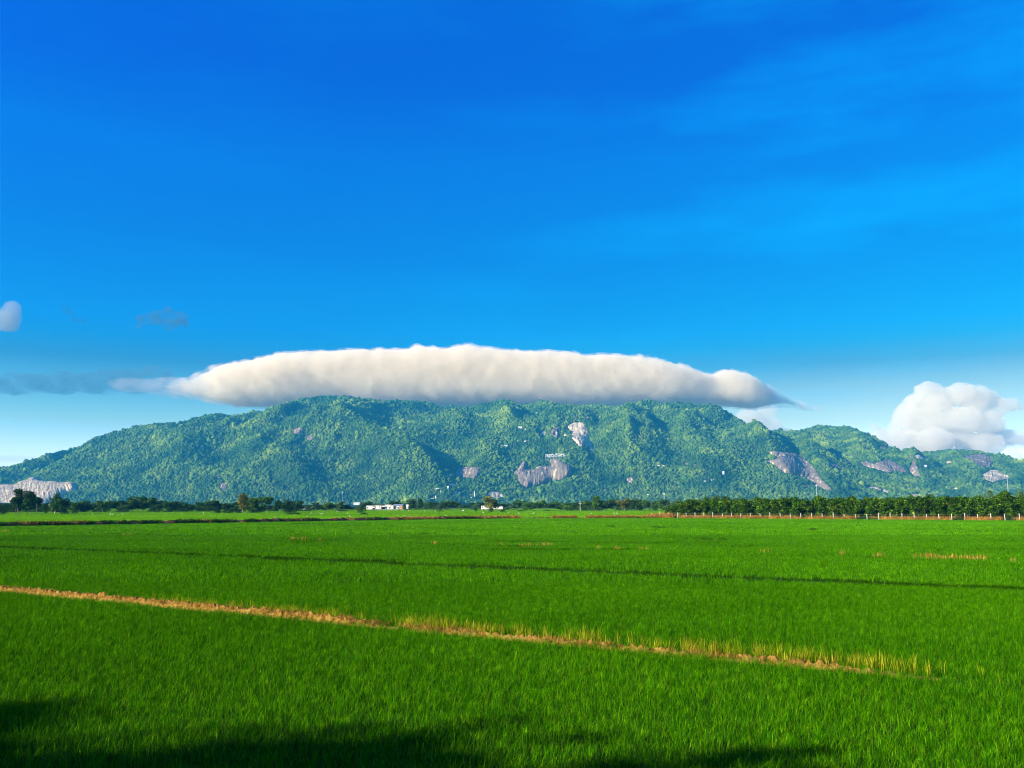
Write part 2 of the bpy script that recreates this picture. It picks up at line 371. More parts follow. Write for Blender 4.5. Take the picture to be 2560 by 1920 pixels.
def terr0(x, y):
    x = np.asarray(x, float); y = np.asarray(y, float)
    # silhouettes are laid along sight lines so the crest keeps its place as the slope comes forward
    wob = 120*fbm(x/900, y/1400, 0, 3, 5)
    t1 = (y-B1-wob)/(D1-B1-wob); t2 = (y-B2+wob)/(D2-B2+wob)
    h1 = np.interp(x*(0.25+0.75*D1/np.maximum(y, 2000)) if False else x, X1, Z1)
    h2 = np.interp(x, X2, Z2)
    h = np.maximum(h1*prof(t1), h2*prof(t2))
    # ridges and gullies running down the slope
    w1 = np.clip(t1, 0, 1)*np.clip(1.0-t1, 0, 1)*4
    u = x+0.55*(y-D1)*fbm(x/1500, 0*y, 0, 2, 11)
    rid = 1-2*np.abs(fbm(u/330, y/1100, 0, 3, 21))
    amp = np.clip(h/300, 0, 1)
    h = h*np.clip((y-3320)/150, 0, 1)+w1*amp*(78*(rid-0.62)+34*fbm(x/150, y/230, 0, 3, 31)+30*fbm(x/420, y/380, 0, 2, 37))
    return h
def seg_bump(x, y, s):
    x0, y0, x1, y1, w, hh = s
    dx, dy = x1-x0, y1-y0; LL = dx*dx+dy*dy
    tt = np.clip(((x-x0)*dx+(y-y0)*dy)/LL, -0.15, 1.1)
    d = np.hypot(x-(x0+tt*dx), y-(y0+tt*dy))
    side = np.sign((x-x0)*dy-(y-y0)*dx)       # + on the right-hand (eastern) side
    ww = w*np.where(side > 0, 0.5, 1.3)
    return hh*np.clip((5050-y)/350, 0, 1)*np.exp(-(d/ww)**2)*np.clip(1.12-np.abs(tt-0.5)*0.9, 0, 1)
GS = 9.0
gx = np.arange(-4800, 4850, GS); gy = np.arange(3300, 6900, GS)
GX, GY = np.meshgrid(gx, gy)
GZ = np.empty_like(GX)
for _r in range(0, len(gy), 40): GZ[_r:_r+40] = terr0(GX[_r:_r+40], GY[_r:_r+40])
def terr(x, y):
    x = np.asarray(x, float); y = np.asarray(y, float)
    fx = np.clip((x-gx[0])/GS, 0, len(gx)-1.001); fy = np.clip((y-gy[0])/GS, 0, len(gy)-1.001)
    ix = fx.astype(int); iy = fy.astype(int); fx = fx-ix; fy = fy-iy
    return (GZ[iy, ix]*(1-fx)*(1-fy)+GZ[iy, ix+1]*fx*(1-fy)+GZ[iy+1, ix]*(1-fx)*fy+GZ[iy+1, ix+1]*fx*fy)
YS = np.arange(3350, 6100, 8.0)
def hit(px, py, fn=None):
    """where the sight line through a photo pixel meets the mountain"""
    fn = fn or terr
    if np.size(px) > 3000:
        px = np.ravel(px); py = np.ravel(py)
        rs = [hit(px[i:i+3000], py[i:i+3000], fn) for i in range(0, len(px), 3000)]
        return tuple(np.concatenate([r[k] for r in rs]) for k in range(4))
    px = np.atleast_1d(np.asarray(px, float)); py = np.atleast_1d(np.asarray(py, float))
    dx, dy, dz = ray(px, py)
    X = (dx/dy)[:, None]*YS; Z = HC+(dz/dy)[:, None]*YS
    H = fn(X, np.broadcast_to(YS, X.shape))
    below = Z < H
    i = np.where(below.any(1), below.argmax(1), len(YS)-1); i = np.maximum(i, 1)
    r = np.arange(len(px)); a = (Z-H)[r, i-1]; b = (Z-H)[r, i]
    f = np.clip(a/(a-b+1e-9), 0, 1); y = YS[i-1]+f*8.0
    return (dx/dy)*y, y, fn((dx/dy)*y, y), below.any(1)
for (ax, ay, bx, by, w, hh) in [(880,1085,1050,1245,100,75),(1000,1165,1085,1235,60,25),(690,1165,770,1245,60,38),(790,1040,800,1095,60,30),(590,1090,640,1180,80,30),(1210,1130,1190,1235,70,30),
                                 (1395,1120,1420,1225,55,30),(1900,1085,1960,1190,60,35),(2010,1130,2075,1225,50,40),(2268,1135,2300,1180,40,25),(2340,1120,2420,1230,70,25),(1560,1060,1600,1200,90,30),(420,1110,520,1220,90,35),(1720,1060,1760,1210,90,28)]:
    xa, ya, _, _ = hit([ax], [ay]); xb, yb, _, _ = hit([bx], [by])
    SPURS.append((float(xa[0]), float(ya[0]), float(xb[0]), float(yb[0]), w*1.25, hh*1.55))

for sp in SPURS: GZ = GZ+seg_bump(GX, GY, sp)
GZ = np.maximum(GZ, 0)
vid = np.arange(GX.size).reshape(GX.shape)
q = np.stack([vid[:-1, :-1], vid[:-1, 1:], vid[1:, 1:], vid[1:, :-1]], -1).reshape(-1, 4)
mo = mesh_obj('mountain', np.stack([GX, GY, GZ-0.5], -1).reshape(-1, 3), q, M['soil'], smooth=True)
tag(mo, 'long forested granite mountain rising behind the rice fields', 'mountain', kind='structure')

gr = mesh_obj('ground', [(-4900,-60,0),(4900,-60,0),(4900,6880,0),(-4900,6880,0)], [(0,1,2,3)], M['ground'])
tag(gr, 'flat ground of the green rice plain', 'ground', kind='structure')

# ------------------------------------------------------------------ rock faces
Z1s = 2212/310.0; Z2s = 2212/680.0; Z7s = 2212/1280.0; Q1s = 2212/430.0
ROCKS = [
 ('rock_face', 'tall pale streaked granite face high on the slope, left edge cream, tail running down right', poly_px([(1190,320),(1230,290),(1330,250),(1480,250),(1530,300),(1550,370),(1580,440),(1590,560),(1650,620),(1690,770),(1640,780),(1560,680),(1480,690),(1400,680),(1360,620),(1280,540),(1250,460),(1240,390)],1250,1020,Z1s), 'rock_pale', 13),
 ('rock_face', 'rounded grey granite dome just left of the tall pale face', poly_px([(880,470),(920,380),(990,340),(1090,320),(1110,360),(1085,440),(1060,500),(1020,545),(970,500)],1250,1020,Z1s), 'rock', 26),
 ('boulder', 'small cream boulder left of the grey dome high on the slope', poly_px([(715,485),(740,410),(790,395),(820,440),(805,485)],1250,1020,Z1s), 'rock_pale', 10),
 ('boulder', 'small cream boulder between the grey dome and the tall pale face', poly_px([(1130,500),(1150,440),(1198,460),(1190,500)],1250,1020,Z1s), 'rock_pale', 10),
 ('rock_face', 'broad dark granite cliff with white water streaks below the hillside letters', poly_px([(215,1190),(330,1060),(400,960),(480,940),(500,1100),(600,1100),(690,1030),(850,1040),(900,1040),(880,930),(980,890),(1100,950),(1230,1020),(1290,1060),(1295,1180),(1230,1220),(1160,1250),(1060,1280),(1000,1290),(880,1310),(800,1350),(700,1380),(600,1400),(480,1420),(380,1370),(310,1290),(290,1230)],1250,1020,Z1s), 'rock', 42),
 ('rock_face', 'long sloping grey slab with a dark shadow down its right edge', poly_px([(130,290),(180,285),(250,295),(350,305),(430,345),(480,400),(530,460),(570,520),(620,570),(658,608),(600,600),(520,560),(450,510),(380,480),(330,470),(270,465),(220,430),(190,400),(110,365),(180,355),(205,335),(165,320)],1880,1040,Z2s), 'rock', 40),
 ('rock_face', 'wide low grey and tan rock band on the right-hand hill', poly_px([(880,370),(940,365),(1000,385),(1080,345),(1150,370),(1230,410),(1270,460),(1200,455),(1110,462),(1050,440),(990,430),(900,400)],1880,1040,Z2s), 'rock', 18),
 ('rock_face', 'narrow steep rock rib with a white stripe on the right-hand hill', poly_px([(1255,295),(1300,320),(1330,370),(1355,430),(1375,492),(1320,490),(1270,440),(1290,400),(1300,360)],1880,1040,Z2s), 'rock', 26),
 ('boulder', 'cream rock shelf right of the narrow steep rib', poly_px([(1318,315),(1350,308),(1435,355),(1380,358),(1330,338)],1880,1040,Z2s), 'rock_pale', 10),
 ('rock_face', 'rugged violet and cream cliff at the right shoulder of the mountain', poly_px([(1690,300),(1760,322),(1810,310),(1900,305),(1940,340),(1972,385),(1930,420),(1870,412),(1810,380),(1740,345)],1880,1040,Z2s), 'rock', 20),
 ('rock_face', 'tan rocky slope low on the far right of the mountain', poly_px([(1850,480),(1940,435),(2000,440),(2110,500),(2010,525),(1960,540),(1910,520)],1880,1040,Z2s), 'rock_pale', 12),
 ('rock_face', 'small brown rock patch between the long slab and the wide band', poly_px([(600,372),(650,372),(742,418),(722,438),(650,412)],1880,1040,Z2s), 'rock', 10),
 ('rock_face', 'faint bare strip low on the right-hand hill above the orchard', poly_px([(925,562),(1010,572),(1130,605),(1105,628),(1010,595),(925,578)],1880,1040,Z2s), 'rock_pale', 6),
 ('rock_face', 'small violet grey outcrop above the hillside village', poly_px([(1960,590),(1975,568),(2030,562),(2075,565),(2082,590),(2050,615),(1970,606)],0,840,Z7s), 'rock', 14),
 ('rock_face', 'low tan outcrop behind the lone broad tree', [(1212,1240),(1224,1229),(1240,1227),(1256,1234),(1262,1242),(1240,1246)], 'rock_pale', 8),
]
SMALL = [  # boulders and bare patches scattered on the slope: px,py,w,h,mat
 (2389,1220,10,7,'rock_pale'),(2393,1184,8,6,'rock_pale'),(2311,1166,12,6,'rock_pale'),(2288,1237,22,8,'rock_pale'),(2331,1193,8,8,'rock_pale'),(2430,1198,6,7,'rock_pale'),(2372,1190,12,8,'rock'),(2372,1155,22,8,'rock_pale'),(2210,1118,26,8,'rock'),
 (2100,1136,12,5,'rock_pale'),(2128,1140,10,4,'rock_pale'),(2150,1232,26,7,'rock'),(2020,1214,14,14,'rock'),(1512,1225,9,8,'rock_pale'),(1720,1159,16,7,'rock'),(1737,1162,12,6,'rock'),(1576,1200,18,16,'rock'),(1472,1044,14,6,'rock_pale'),
 (1434,1127,8,6,'rock_pale'),(1313,1073,8,7,'rock'),(1283,1107,6,8,'rock_pale'),(745,1078,30,20,'rock'),(775,1094,20,14,'rock'),(560,1215,20,22,'rock'),(545,1190,14,12,'rock'),(478,1185,20,12,'rock'),(870,1232,7,7,'rock_pale'),(1130,1210,22,9,'rock_pale'),(1150,1207,10,5,'rock_pale'),
 (1140,1236,16,8,'rock_pale'),(1162,1240,14,10,'rock_pale'),(1122,1244,8,9,'rock_pale'),(1175,1237,10,7,'rock_pale'),(1755,1068,9,4,'rock_pale'),(1880,1150,8,8,'rock'),(1990,1200,8,5,'rock_pale'),(2480,1215,5,4,'rock_pale'),(2260,1200,6,4,'rock_pale'),(2240,1205,5,5,'rock_pale'),(2405,1228,9,7,'rock')]
QUARRY = poly_px([(-300,150),(0,175),(100,165),(210,170),(280,125),(370,110),(430,70),(490,75),(520,110),(600,130),(700,120),(800,140),(930,130),(1005,150),(1005,200),(990,250),(870,270),(830,310),(800,340),(700,400),(640,480),(-300,480)],0,1180,Q1s)

def inside(P, px, py):
    r = np.zeros(px.shape, bool); n = len(P)
    for i in range(n):
        x0, y0 = P[i]; x1, y1 = P[(i+1) % n]
        c = ((y0 > py) != (y1 > py))
        with np.errstate(divide='ignore', invalid='ignore'):
            r ^= c & (px < (x1-x0)*(py-y0)/(y1-y0+1e-12)+x0)
    return r
def edist(P, px, py):
    d = np.full(px.shape, 1e9); n = len(P)
    for i in range(n):
        x0, y0 = P[i]; x1, y1 = P[(i+1) % n]; dx, dy = x1-x0, y1-y0
        t_ = np.clip(((px-x0)*dx+(py-y0)*dy)/(dx*dx+dy*dy+1e-9), 0, 1)
        d = np.minimum(d, np.hypot(px-x0-t_*dx, py-y0-t_*dy))
    return d
def rock_mesh(name, P, mat, bulge, step=1.0, rough=4.0, soft=7.0):
    P = np.array(P); x0, y0 = P.min(0)-2; x1, y1 = P.max(0)+2
    nx = int((x1-x0)/step)+1; ny = int((y1-y0)/step)+1
    PX, PY = np.meshgrid(x0+np.arange(nx)*step, y0+np.arange(ny)*step)
    wx = PX+1.2*fbm(PX/5, PY/5, 0, 2, 3); wy = PY+1.2*fbm(PX/5, PY/5, 0, 2, 9)
    ins = inside(P.tolist(), wx, wy); d = np.where(ins, edist(P.tolist(), wx, wy), 0)
    hx, hy, hz, ok = hit(PX.ravel(), PY.ravel())
    hx, hy, hz, ok = [a.reshape(PX.shape) for a in (hx, hy, hz, ok)]
    push = np.where(ins, bulge*(1-np.exp(-(d+0.3)/soft))+rough*fbm(PX/4, PY/9, 0, 4, 41)*np.clip(d/3, 0, 1), -12)
    gx_ = hx*0+0.0
    V = np.stack([hx, hy-push*0.92, hz+push*0.38-1.0], -1)
    vid = np.arange(PX.size).reshape(PX.shape)
    cell = (ins[:-1, :-1] | ins[1:, :-1] | ins[:-1, 1:] | ins[1:, 1:]) & ok[:-1, :-1] & ok[1:, 1:] & ok[1:, :-1] & ok[:-1, 1:]
    Q = np.stack([vid[:-1, :-1], vid[1:, :-1], vid[1:, 1:], vid[:-1, 1:]], -1)[cell]
    if len(Q) == 0: return None
    used = np.unique(Q); mp_ = np.full(PX.size, -1); mp_[used] = np.arange(len(used))
    V = V.reshape(-1, 3)[used]; org = V.mean(0)
    o = mesh_obj(name, V-org, mp_[Q], mat, smooth=False); o.location = org
    return o
for name, lab, P, mt, bl in ROCKS:
    o = rock_mesh(name, P, M[mt], bl); tag(o, lab, 'rock face' if name == 'rock_face' else 'boulder')
for i, (px, py, w, h_, mt) in enumerate(SMALL):
    P = [(px+w/2*math.cos(a)*(1+0.25*math.sin(3*a+i)), py+h_/2*math.sin(a)*(1+0.2*math.cos(2*a+i))) for a in np.linspace(0, 2*math.pi, 11)[:-1]]
    o = rock_mesh('boulder', P, M[mt], 7 if mt == 'rock_pale' else 5, 0.7, 2.0, 3.0)
    if o:
        tag(o, 'pale bare boulder showing among the trees of the slope' if mt == 'rock_pale' else 'dull grey brown stony patch among the trees of the slope', 'boulder', 'pale boulders dotted over the mountain' if mt == 'rock_pale' else 'grey stony patches dotted over the mountain')
qo = rock_mesh('quarry_cliff', QUARRY, M['quarry'], 42, 0.8, 4.0, 5.0)
tag(qo, 'pale blasted quarry cliff cut into the foot of the mountain at far left', 'quarry', kind='structure')

# ------------------------------------------------------------------ forest
def lumpy(name, seed, mat, n=70, flat=0.8):
    """a crown built of many facets: lumpy shell plus leaf clump facets"""
    bm = bmesh.new(); bmesh.ops.create_icosphere(bm, subdivisions=2, radius=1.0)
    r = random.Random(seed); off = Vector((r.uniform(0, 99), r.uniform(0, 99), r.uniform(0, 99)))
    for v in bm.verts:
        k = 1+0.38*mnoise.noise(v.co*1.9+off)+0.22*mnoise.noise(v.co*4.3+off)
        v.co = Vector((v.co.x*k, v.co.y*k, v.co.z*k*flat+0.45))
    me = bpy.data.meshes.new(name); bm.to_mesh(me); bm.free(); me.materials.append(mat)
    return bpy.data.objects.new(name, me)
fp = [lumpy('forest_crown', 10+i, M['forest'], flat=f) for i, f in enumerate((0.75, 0.9, 1.15, 0.8, 1.0))]
SP = 7.9
fx = np.arange(-4300, 4600, SP); fy = np.arange(3310, 5900, SP)
PX_, PY_ = np.meshgrid(fx, fy); PX_ = PX_.ravel()+rng.uniform(-0.45, 0.45, PX_.size)*SP; PY_ = PY_.ravel()+rng.uniform(-0.45, 0.45, PY_.size)*SP
keep = np.abs(PX_) < 0.66*PY_+60
PX_, PY_ = PX_[keep], PY_[keep]
PZ_ = terr(PX_, PY_)
keep = PZ_ > 2.0; PX_, PY_, PZ_ = PX_[keep], PY_[keep], PZ_[keep]
u_, v_ = project(PX_, PY_, PZ_+3)
# drop what the crest hides
hx_, hy_, _, ok_ = hit(u_, v_+3.5)
keep = (~ok_) | (hy_ > PY_-70)
PX_, PY_, PZ_, u_, v_ = [a[keep] for a in (PX_, PY_, PZ_, u_, v_)]
bare = np.zeros(len(u_), bool)
for _, _, P, _, _ in ROCKS: bare |= inside(P, u_, v_+1.0) | inside(P, u_, v_-3.0)
for (px, py, w, h_, mt) in SMALL: bare |= ((u_-px)/(w*0.5))**2+((v_-py)/(h_*0.5))**2 < 1
bare |= inside(QUARRY, u_, v_)
bare |= (np.abs(u_-1387) < 27) & (np.abs(v_-1143) < 5)
HB = [(1087,1108,1241,1251)]
keep = ~bare; PX_, PY_, PZ_ = PX_[keep], PY_[keep], PZ_[keep]
cl = fbm(PX_/60, PY_/60, 0, 3, 77)
cl2 = fbm(PX_/26, PY_/40, 0, 2, 79)
base = 3.5+2.0*cl+1.8*cl2+rng.gamma(1.4, 1.0, len(PX_))
base = np.maximum(base, 2.2)
gap = rng.random(len(PX_)) < 0.14
base = np.where(gap, base*0.5, base)
sc_ = np.stack([base*rng.uniform(0.9, 1.25, len(base)), base*rng.uniform(0.9, 1.25, len(base)), base*rng.uniform(0.8, 1.5, len(base))], 1)
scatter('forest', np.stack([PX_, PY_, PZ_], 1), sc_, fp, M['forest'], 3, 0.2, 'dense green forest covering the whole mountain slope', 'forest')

ROADSIDE = [(-61,-5,22.0,14),(-54,-5,21.3,14),(-47,-5,19.8,13),(-40.5,-5,18.0,13),(-34,-5,16.6,12),(-28,-5,15.3,12),(-22,-5,14.1,11),(-16,-5,13.2,10)]
# ================================================================== RICE FIELD
def blade_mesh(name, n, size, hmin, hmax, wid, mat, seed, bend=0.5, segs=2):
    r = np.random.default_rng(seed); V = []; Fq = []
    for i in range(n):
        x, y = r.uniform(-size/2, size/2, 2); hh = r.uniform(hmin, hmax); a = r.uniform(0, 6.283); w = wid*r.uniform(0.7, 1.3)
        lean = r.uniform(0.05, bend)*hh; ca, sa = math.cos(a), math.sin(a)
        fa = a+math.pi/2+r.uniform(-0.6, 0.6); wx, wy = math.cos(fa)*w/2, math.sin(fa)*w/2
        b = len(V)
        for k in range(segs):
            t = k/segs; px = x+ca*lean*t**1.8; py = y+sa*lean*t**1.8; pz = hh*(t-0.12*t*t*lean/hh*2); ww = 1-0.35*t
            V.append((px-wx*ww, py-wy*ww, pz)); V.append((px+wx*ww, py+wy*ww, pz))
        V.append((x+ca*lean*1.05, y+sa*lean*1.05, hh*(1-0.24*lean/hh)))
        for k in range(segs-1): Fq.append((b+2*k, b+2*k+1, b+2*k+3)); Fq.append((b+2*k, b+2*k+3, b+2*k+2))
        Fq.append((b+2*segs-2, b+2*segs-1, b+2*segs))
    o = mesh_obj(name, V, np.array(Fq), mat, link=False)
    per = 2*segs+1
    tn = np.repeat(np.clip(r.normal(0.95, 0.42, n), 0.25, 2.2), per)
    at = o.data.attributes.new('tint', 'FLOAT', 'POINT'); at.data.foreach_set('value', tn.astype(np.float32))
    return o
# straight features crossing the plain, each through two photo points
G1 = (ground(0, 1466, 0.26), ground(2400, 1688, 0.16))       # near earth bund
G2 = (ground(0, 1370), ground(2560, 1478))       # narrow dark gap in the rice
G3 = (ground(600, 1345), ground(2450, 1402))     # old stubble line
G4a, G4b, G4c = ground(0, 1318), ground(1250, 1297.5), ground(1640, 1296.5)   # far dike, corner by the fence
FA, FB = ground(1629, 1296), ground(2560, 1303)
def ldist(x, y, g):
    (x0, y0), (x1, y1) = g; dx, dy = x1-x0, y1-y0
    return ((x-x0)*dy-(y-y0)*dx)/math.hypot(dx, dy), ((x-x0)*dx+(y-y0)*dy)/(dx*dx+dy*dy)
def far_line(x): return np.interp(x, [G4a[0]*3, G4a[0], G4b[0], G4c[0], FB[0], FB[0]*3], [G4a[1]-(G4b[1]-G4a[1])/(G4b[0]-G4a[0])*(-G4a[0]*2), G4a[1], G4b[1], G4c[1], FB[1], FB[1]-(FB[0]*2)*(FA[1]-FB[1])/(FB[0]-FA[0])])
def in_orchard(x, y):
    d, t_ = ldist(x, y, (FA, FB))
    return (d < 1.0) & (d > -60) & (t_ > -0.02) & (x > FA[0]-1)
sgn = 1
def field_pts(d0, d1, sp, seed):
    r = np.random.default_rng(seed)
    xs = np.arange(-0.68*d1, 0.68*d1, sp); ys = np.arange(d0, d1, sp)
    X, Y = np.meshgrid(xs, ys); X = X.ravel()+r.uniform(-.5, .5, X.size)*sp; Y = Y.ravel()+r.uniform(-.5, .5, Y.size)*sp
    k = (np.abs(X) < 0.60*Y+6)
    X, Y = X[k], Y[k]
    w1 = 0.20*fbm(X/1.5, Y/1.5, 0, 2, 4)
    a1, t1 = ldist(X, Y, G1); hw = np.where(X < 1.5, 0.31, 0.16)
    k = np.abs(a1+w1) > hw
    a2, _ = ldist(X, Y, G2); k &= np.abs(a2+w1) > 0.30+0.12*fbm(X/5, Y/5, 0, 2, 8)
    a3, _ = ldist(X, Y, G3); k &= (np.abs(a3+w1) > 0.25) | (fbm(X/6, Y/6, 0, 2, 15) > -0.1)
    fl = Y-far_line(X); k &= np.abs(fl-0.5) > 1.9
    k &= ~in_orchard(X, Y)
    # thin spots: small patches where seedlings failed
    k &= (fbm(X/3.0, Y/1.6, 0, 3, 61) > -0.52) | (Y < 45)
    X, Y = X[k], Y[k]
    hgt = 1+0.08*fbm(X/0.9, Y/0.9, 0, 2, 33)+0.09*fbm(X/14, Y/7, 0, 3, 35)+0.10*fbm(X/45, Y/30, 0, 2, 39)
    return X, Y, hgt, r
levels = [(10.5, 46, 0.135, 16, 0.19, 0.0052), (46, 115, 0.36, 26, 0.46, 0.013), (115, 310, 0.85, 40, 1.10, 0.032), (310, 900, 2.4, 80, 3.0, 0.085)]
dark_pts, dark_scl = [], []
for li, (d0, d1, sp, nb, size, wid) in enumerate(levels):
    mt = M[('rice', 'rice', 'rice_mid', 'rice_far')[li]]
    protos = [blade_mesh('rice_tuft', nb, size, 0.12 if li == 0 else 0.18, 0.31 if li == 0 else 0.38, wid, mt, 100*li+i, 1.25 if li == 0 else 0.8, 3 if li == 0 else 2) for i in range(7)]
    X, Y, hg, r = field_pts(d0, d1, sp, 50+li)
    Z = np.zeros_like(X)
    s = np.stack([hg*r.uniform(0.9, 1.1, len(X)), hg*r.uniform(0.9, 1.1, len(X)), hg*r.uniform(0.75, 1.2, len(X))], 1)
    P3 = np.stack([X, Y, Z], 1)
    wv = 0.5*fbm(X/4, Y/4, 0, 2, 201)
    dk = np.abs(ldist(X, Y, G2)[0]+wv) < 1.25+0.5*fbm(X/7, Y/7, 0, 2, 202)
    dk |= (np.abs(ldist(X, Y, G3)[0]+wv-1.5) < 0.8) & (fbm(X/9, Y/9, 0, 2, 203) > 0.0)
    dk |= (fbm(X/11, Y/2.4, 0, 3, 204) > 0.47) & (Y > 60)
    beyond = (Y > far_line(X)) if li == 2 else np.zeros(len(X), bool)
    lab = ['young green rice nearest the viewer up to the earth bund', 'green rice in the middle of the field', 'green rice towards the far dike and fence', 'bright green rice beyond the far dike'][li]
    k = ~dk & ~beyond
    scatter('rice', P3[k], s[k], protos, mt, 70+li, 0.12, lab, 'rice')
    if beyond.any():
        pr2 = [p.copy() for p in protos]
        for p in pr2: p.data = p.data.copy(); p.data.materials[0] = M['rice_far']
        scatter('rice', P3[beyond], s[beyond], pr2, M['rice_far'], 75, 0.12, 'bright green rice just past the far dike', 'rice')
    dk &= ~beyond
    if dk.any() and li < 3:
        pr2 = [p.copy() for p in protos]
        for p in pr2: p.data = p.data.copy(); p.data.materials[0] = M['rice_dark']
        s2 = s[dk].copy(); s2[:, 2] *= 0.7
        scatter('rice', P3[dk], s2, pr2, M['rice_dark'], 85, 0.12, ['short streaks of dark rice near the viewer', 'dark strip of shorter rice slanting across the middle of the field', 'dark streaks in the rice towards the far dike'][li], 'rice')
# ------------------------------------------------------------------ near bund of cracked mud
def bund(name, g, t0, t1, w, h, mat, label, cat, step=0.05, n=19, amp=0.10, nsc=0.16, fade=True, zmin=0.02):
    (x0, y0), (x1, y1) = g; Ld = math.hypot(x1-x0, y1-y0); ux, uy = (x1-x0)/Ld, (y1-y0)/Ld; nx_, ny_ = -uy, ux
    S = np.arange(t0*Ld, t1*Ld, step); C = np.linspace(-1, 1, n)
    SS, CC = np.meshgrid(S, C, indexing='ij')
    off = 0.10*fbm(SS/2.5, 0*SS, 3, 2, 71)
    ww = w*(1+0.22*fbm(SS/1.3, CC*0, 5, 2, 72))
    X = x0+ux*SS+nx_*(CC*ww+off); Y = y0+uy*SS+ny_*(CC*ww+off)
    prof_ = np.clip(1-np.abs(CC)**2.6, 0, 1)
    Z = h*prof_*(1+0.30*fbm(SS/0.9, CC, 9, 3, 73))+amp*prof_*np.abs(fbm(X/nsc, Y/nsc, 1, 3, 74))*2.2-0.03*(1-prof_)
    if fade: Z *= np.clip((S[-1]-SS)/3.0, 0, 1)*0.8+0.2
    vid = np.arange(X.size).reshape(X.shape)
    Q = np.stack([vid[:-1, :-1], vid[1:, :-1], vid[1:, 1:], vid[:-1, 1:]], -1).reshape(-1, 4)
    o = mesh_obj(name, np.stack([X, Y, Z+0.004], -1).reshape(-1, 3), Q, mat)
    return tag(o, label, cat, kind='structure')
bund('earth_bund', G1, -0.25, 0.60, 0.17, 0.21, M['mud'], 'cracked tan mud bund crossing the near rice from the left', 'earth bund')
bund('earth_bund', G1, 0.60, 0.99, 0.13, 0.10, M['mud'], 'low bare mud edge with straw at the right of the near rice', 'earth bund')
Ld4 = math.hypot(G4b[0]-G4a[0], G4b[1]-G4a[1])
bund('dike', (G4a, G4b), -0.5, 1.0, 1.3, 0.62, M['earth'], 'low dark dike with reddish earth across the far left field', 'dike', 0.4, 9, 0.3, 1.2, False)
bund('dike', (G4b, G4c), 0.0, 1.0, 0.7, 0.16, M['earth'], 'low straw covered dike running on to the fence corner', 'dike', 0.5, 7, 0.3, 1.6, False)
# yellowed tufts along the near bund
def along(g, t0, t1, n, spread, seed):
    r = np.random.default_rng(seed); (x0, y0), (x1, y1) = g
    t_ = r.uniform(t0, t1, n); Ld = math.hypot(x1-x0, y1-y0); nx_, ny_ = -(y1-y0)/Ld, (x1-x0)/Ld
    if ny_ < 0: nx_, ny_ = -nx_, -ny_
    o = r.uniform(spread[0], spread[1], n)
    return x0+(x1-x0)*t_+nx_*o, y0+(y1-y0)*t_+ny_*o, t_, r
oldp = [blade_mesh('old_tuft', 8, 0.16, 0.24, 0.56, 0.009, M['rice_old'], 900+i, 0.4, 3) for i in range(5)]
X, Y, t_, r = along(G1, 0.25, 1.02, 2500, (0.0, 0.85), 5)
k = (r.random(len(X)) < np.clip(0.45+1.1*fbm(X/0.5, Y/0.5, 0, 3, 90)+0.8*fbm(X/1.8, Y/1.8, 0, 2, 95), 0.08, 1)) & (r.random(len(X)) < np.interp(t_, [0.25, 0.55, 0.9, 1.02], [0.2, 0.7, 0.8, 0.1])); X, Y = X[k], Y[k]
s = r.uniform(0.7, 1.12, len(X))
scatter('yellow_rice', np.stack([X, Y, X*0+0.03], 1), np.stack([s, s, s*r.uniform(0.8, 1.1, len(X))], 1), oldp, M['rice_old'], 6, 0.2, 'tall yellowing rice along the right half of the near bund', 'yellow rice')
X, Y, t_, r = along(G1, -0.2, 1.0, 1300, (-0.25, 0.25), 15)
strawp = [blade_mesh('straw_tuft', 14, 0.2, 0.05, 0.20, 0.009, M['dry'], 950+i, 1.8, 2) for i in range(4)]
k = (r.random(len(X)) < np.interp(t_, [-0.2, 0.5, 0.56, 0.85, 0.95], [0.5, 0.5, 0.9, 0.9, 0.0])); X, Y, t_ = X[k], Y[k], t_[k]
s = r.uniform(0.7, 1.2, len(X)); kk = (t_ < 0.5) | (fbm(X/1.6, Y/1.6, 0, 2, 96) > -0.2); X, Y, t_, s = X[kk], Y[kk], t_[kk], s[kk]; zz = np.where(t_ < 0.54, 0.20, 0.10)
scatter('straw', np.stack([X, Y, zz], 1), np.stack([s, s, s], 1), strawp, M['dry'], 6, 0.4, 'dry orange straw lying on the near bund', 'straw')
# scattered yellow tufts in the middle field
tp = []
for (px, py, n, wx) in [(1090,1362,6,6),(1250,1365,5,4),(1335,1368,16,18),(1365,1366,12,10),(1495,1373,6,3),(1545,1375,6,3),(1610,1377,5,6),(735,1351,14,5),(765,1353,5,4),(795,1353,5,4),(320,1341,10,6),(12,1332,12,6),(2300,1397,14,12),(2330,1399,22,16),(2360,1401,10,16),(2420,1402,10,6),(2448,1402,10,12),(2100,1390,5,8),(2200,1395,5,8),(1900,1385,4,8),(2530,1407,6,10),(2400,1400,8,10)]:
    for i in range((n+1)//2):
        gx_, gy_ = ground(px+random.gauss(0, wx), py+random.gauss(0, 0.7)); tp.append((gx_, gy_, 0.02))
tp = np.array(tp); s = rng.uniform(0.6, 1.25, len(tp))
midp = [blade_mesh('old_tuft_mid', 14, 0.5, 0.30, 0.60, 0.022, M['dry'], 970+i, 0.4, 2) for i in range(4)]
scatter('yellow_rice', tp, np.stack([s, s, s*0.9], 1), midp, M['dry'], 9, 0.2, 'scattered orange tufts in the middle of the rice', 'yellow rice')
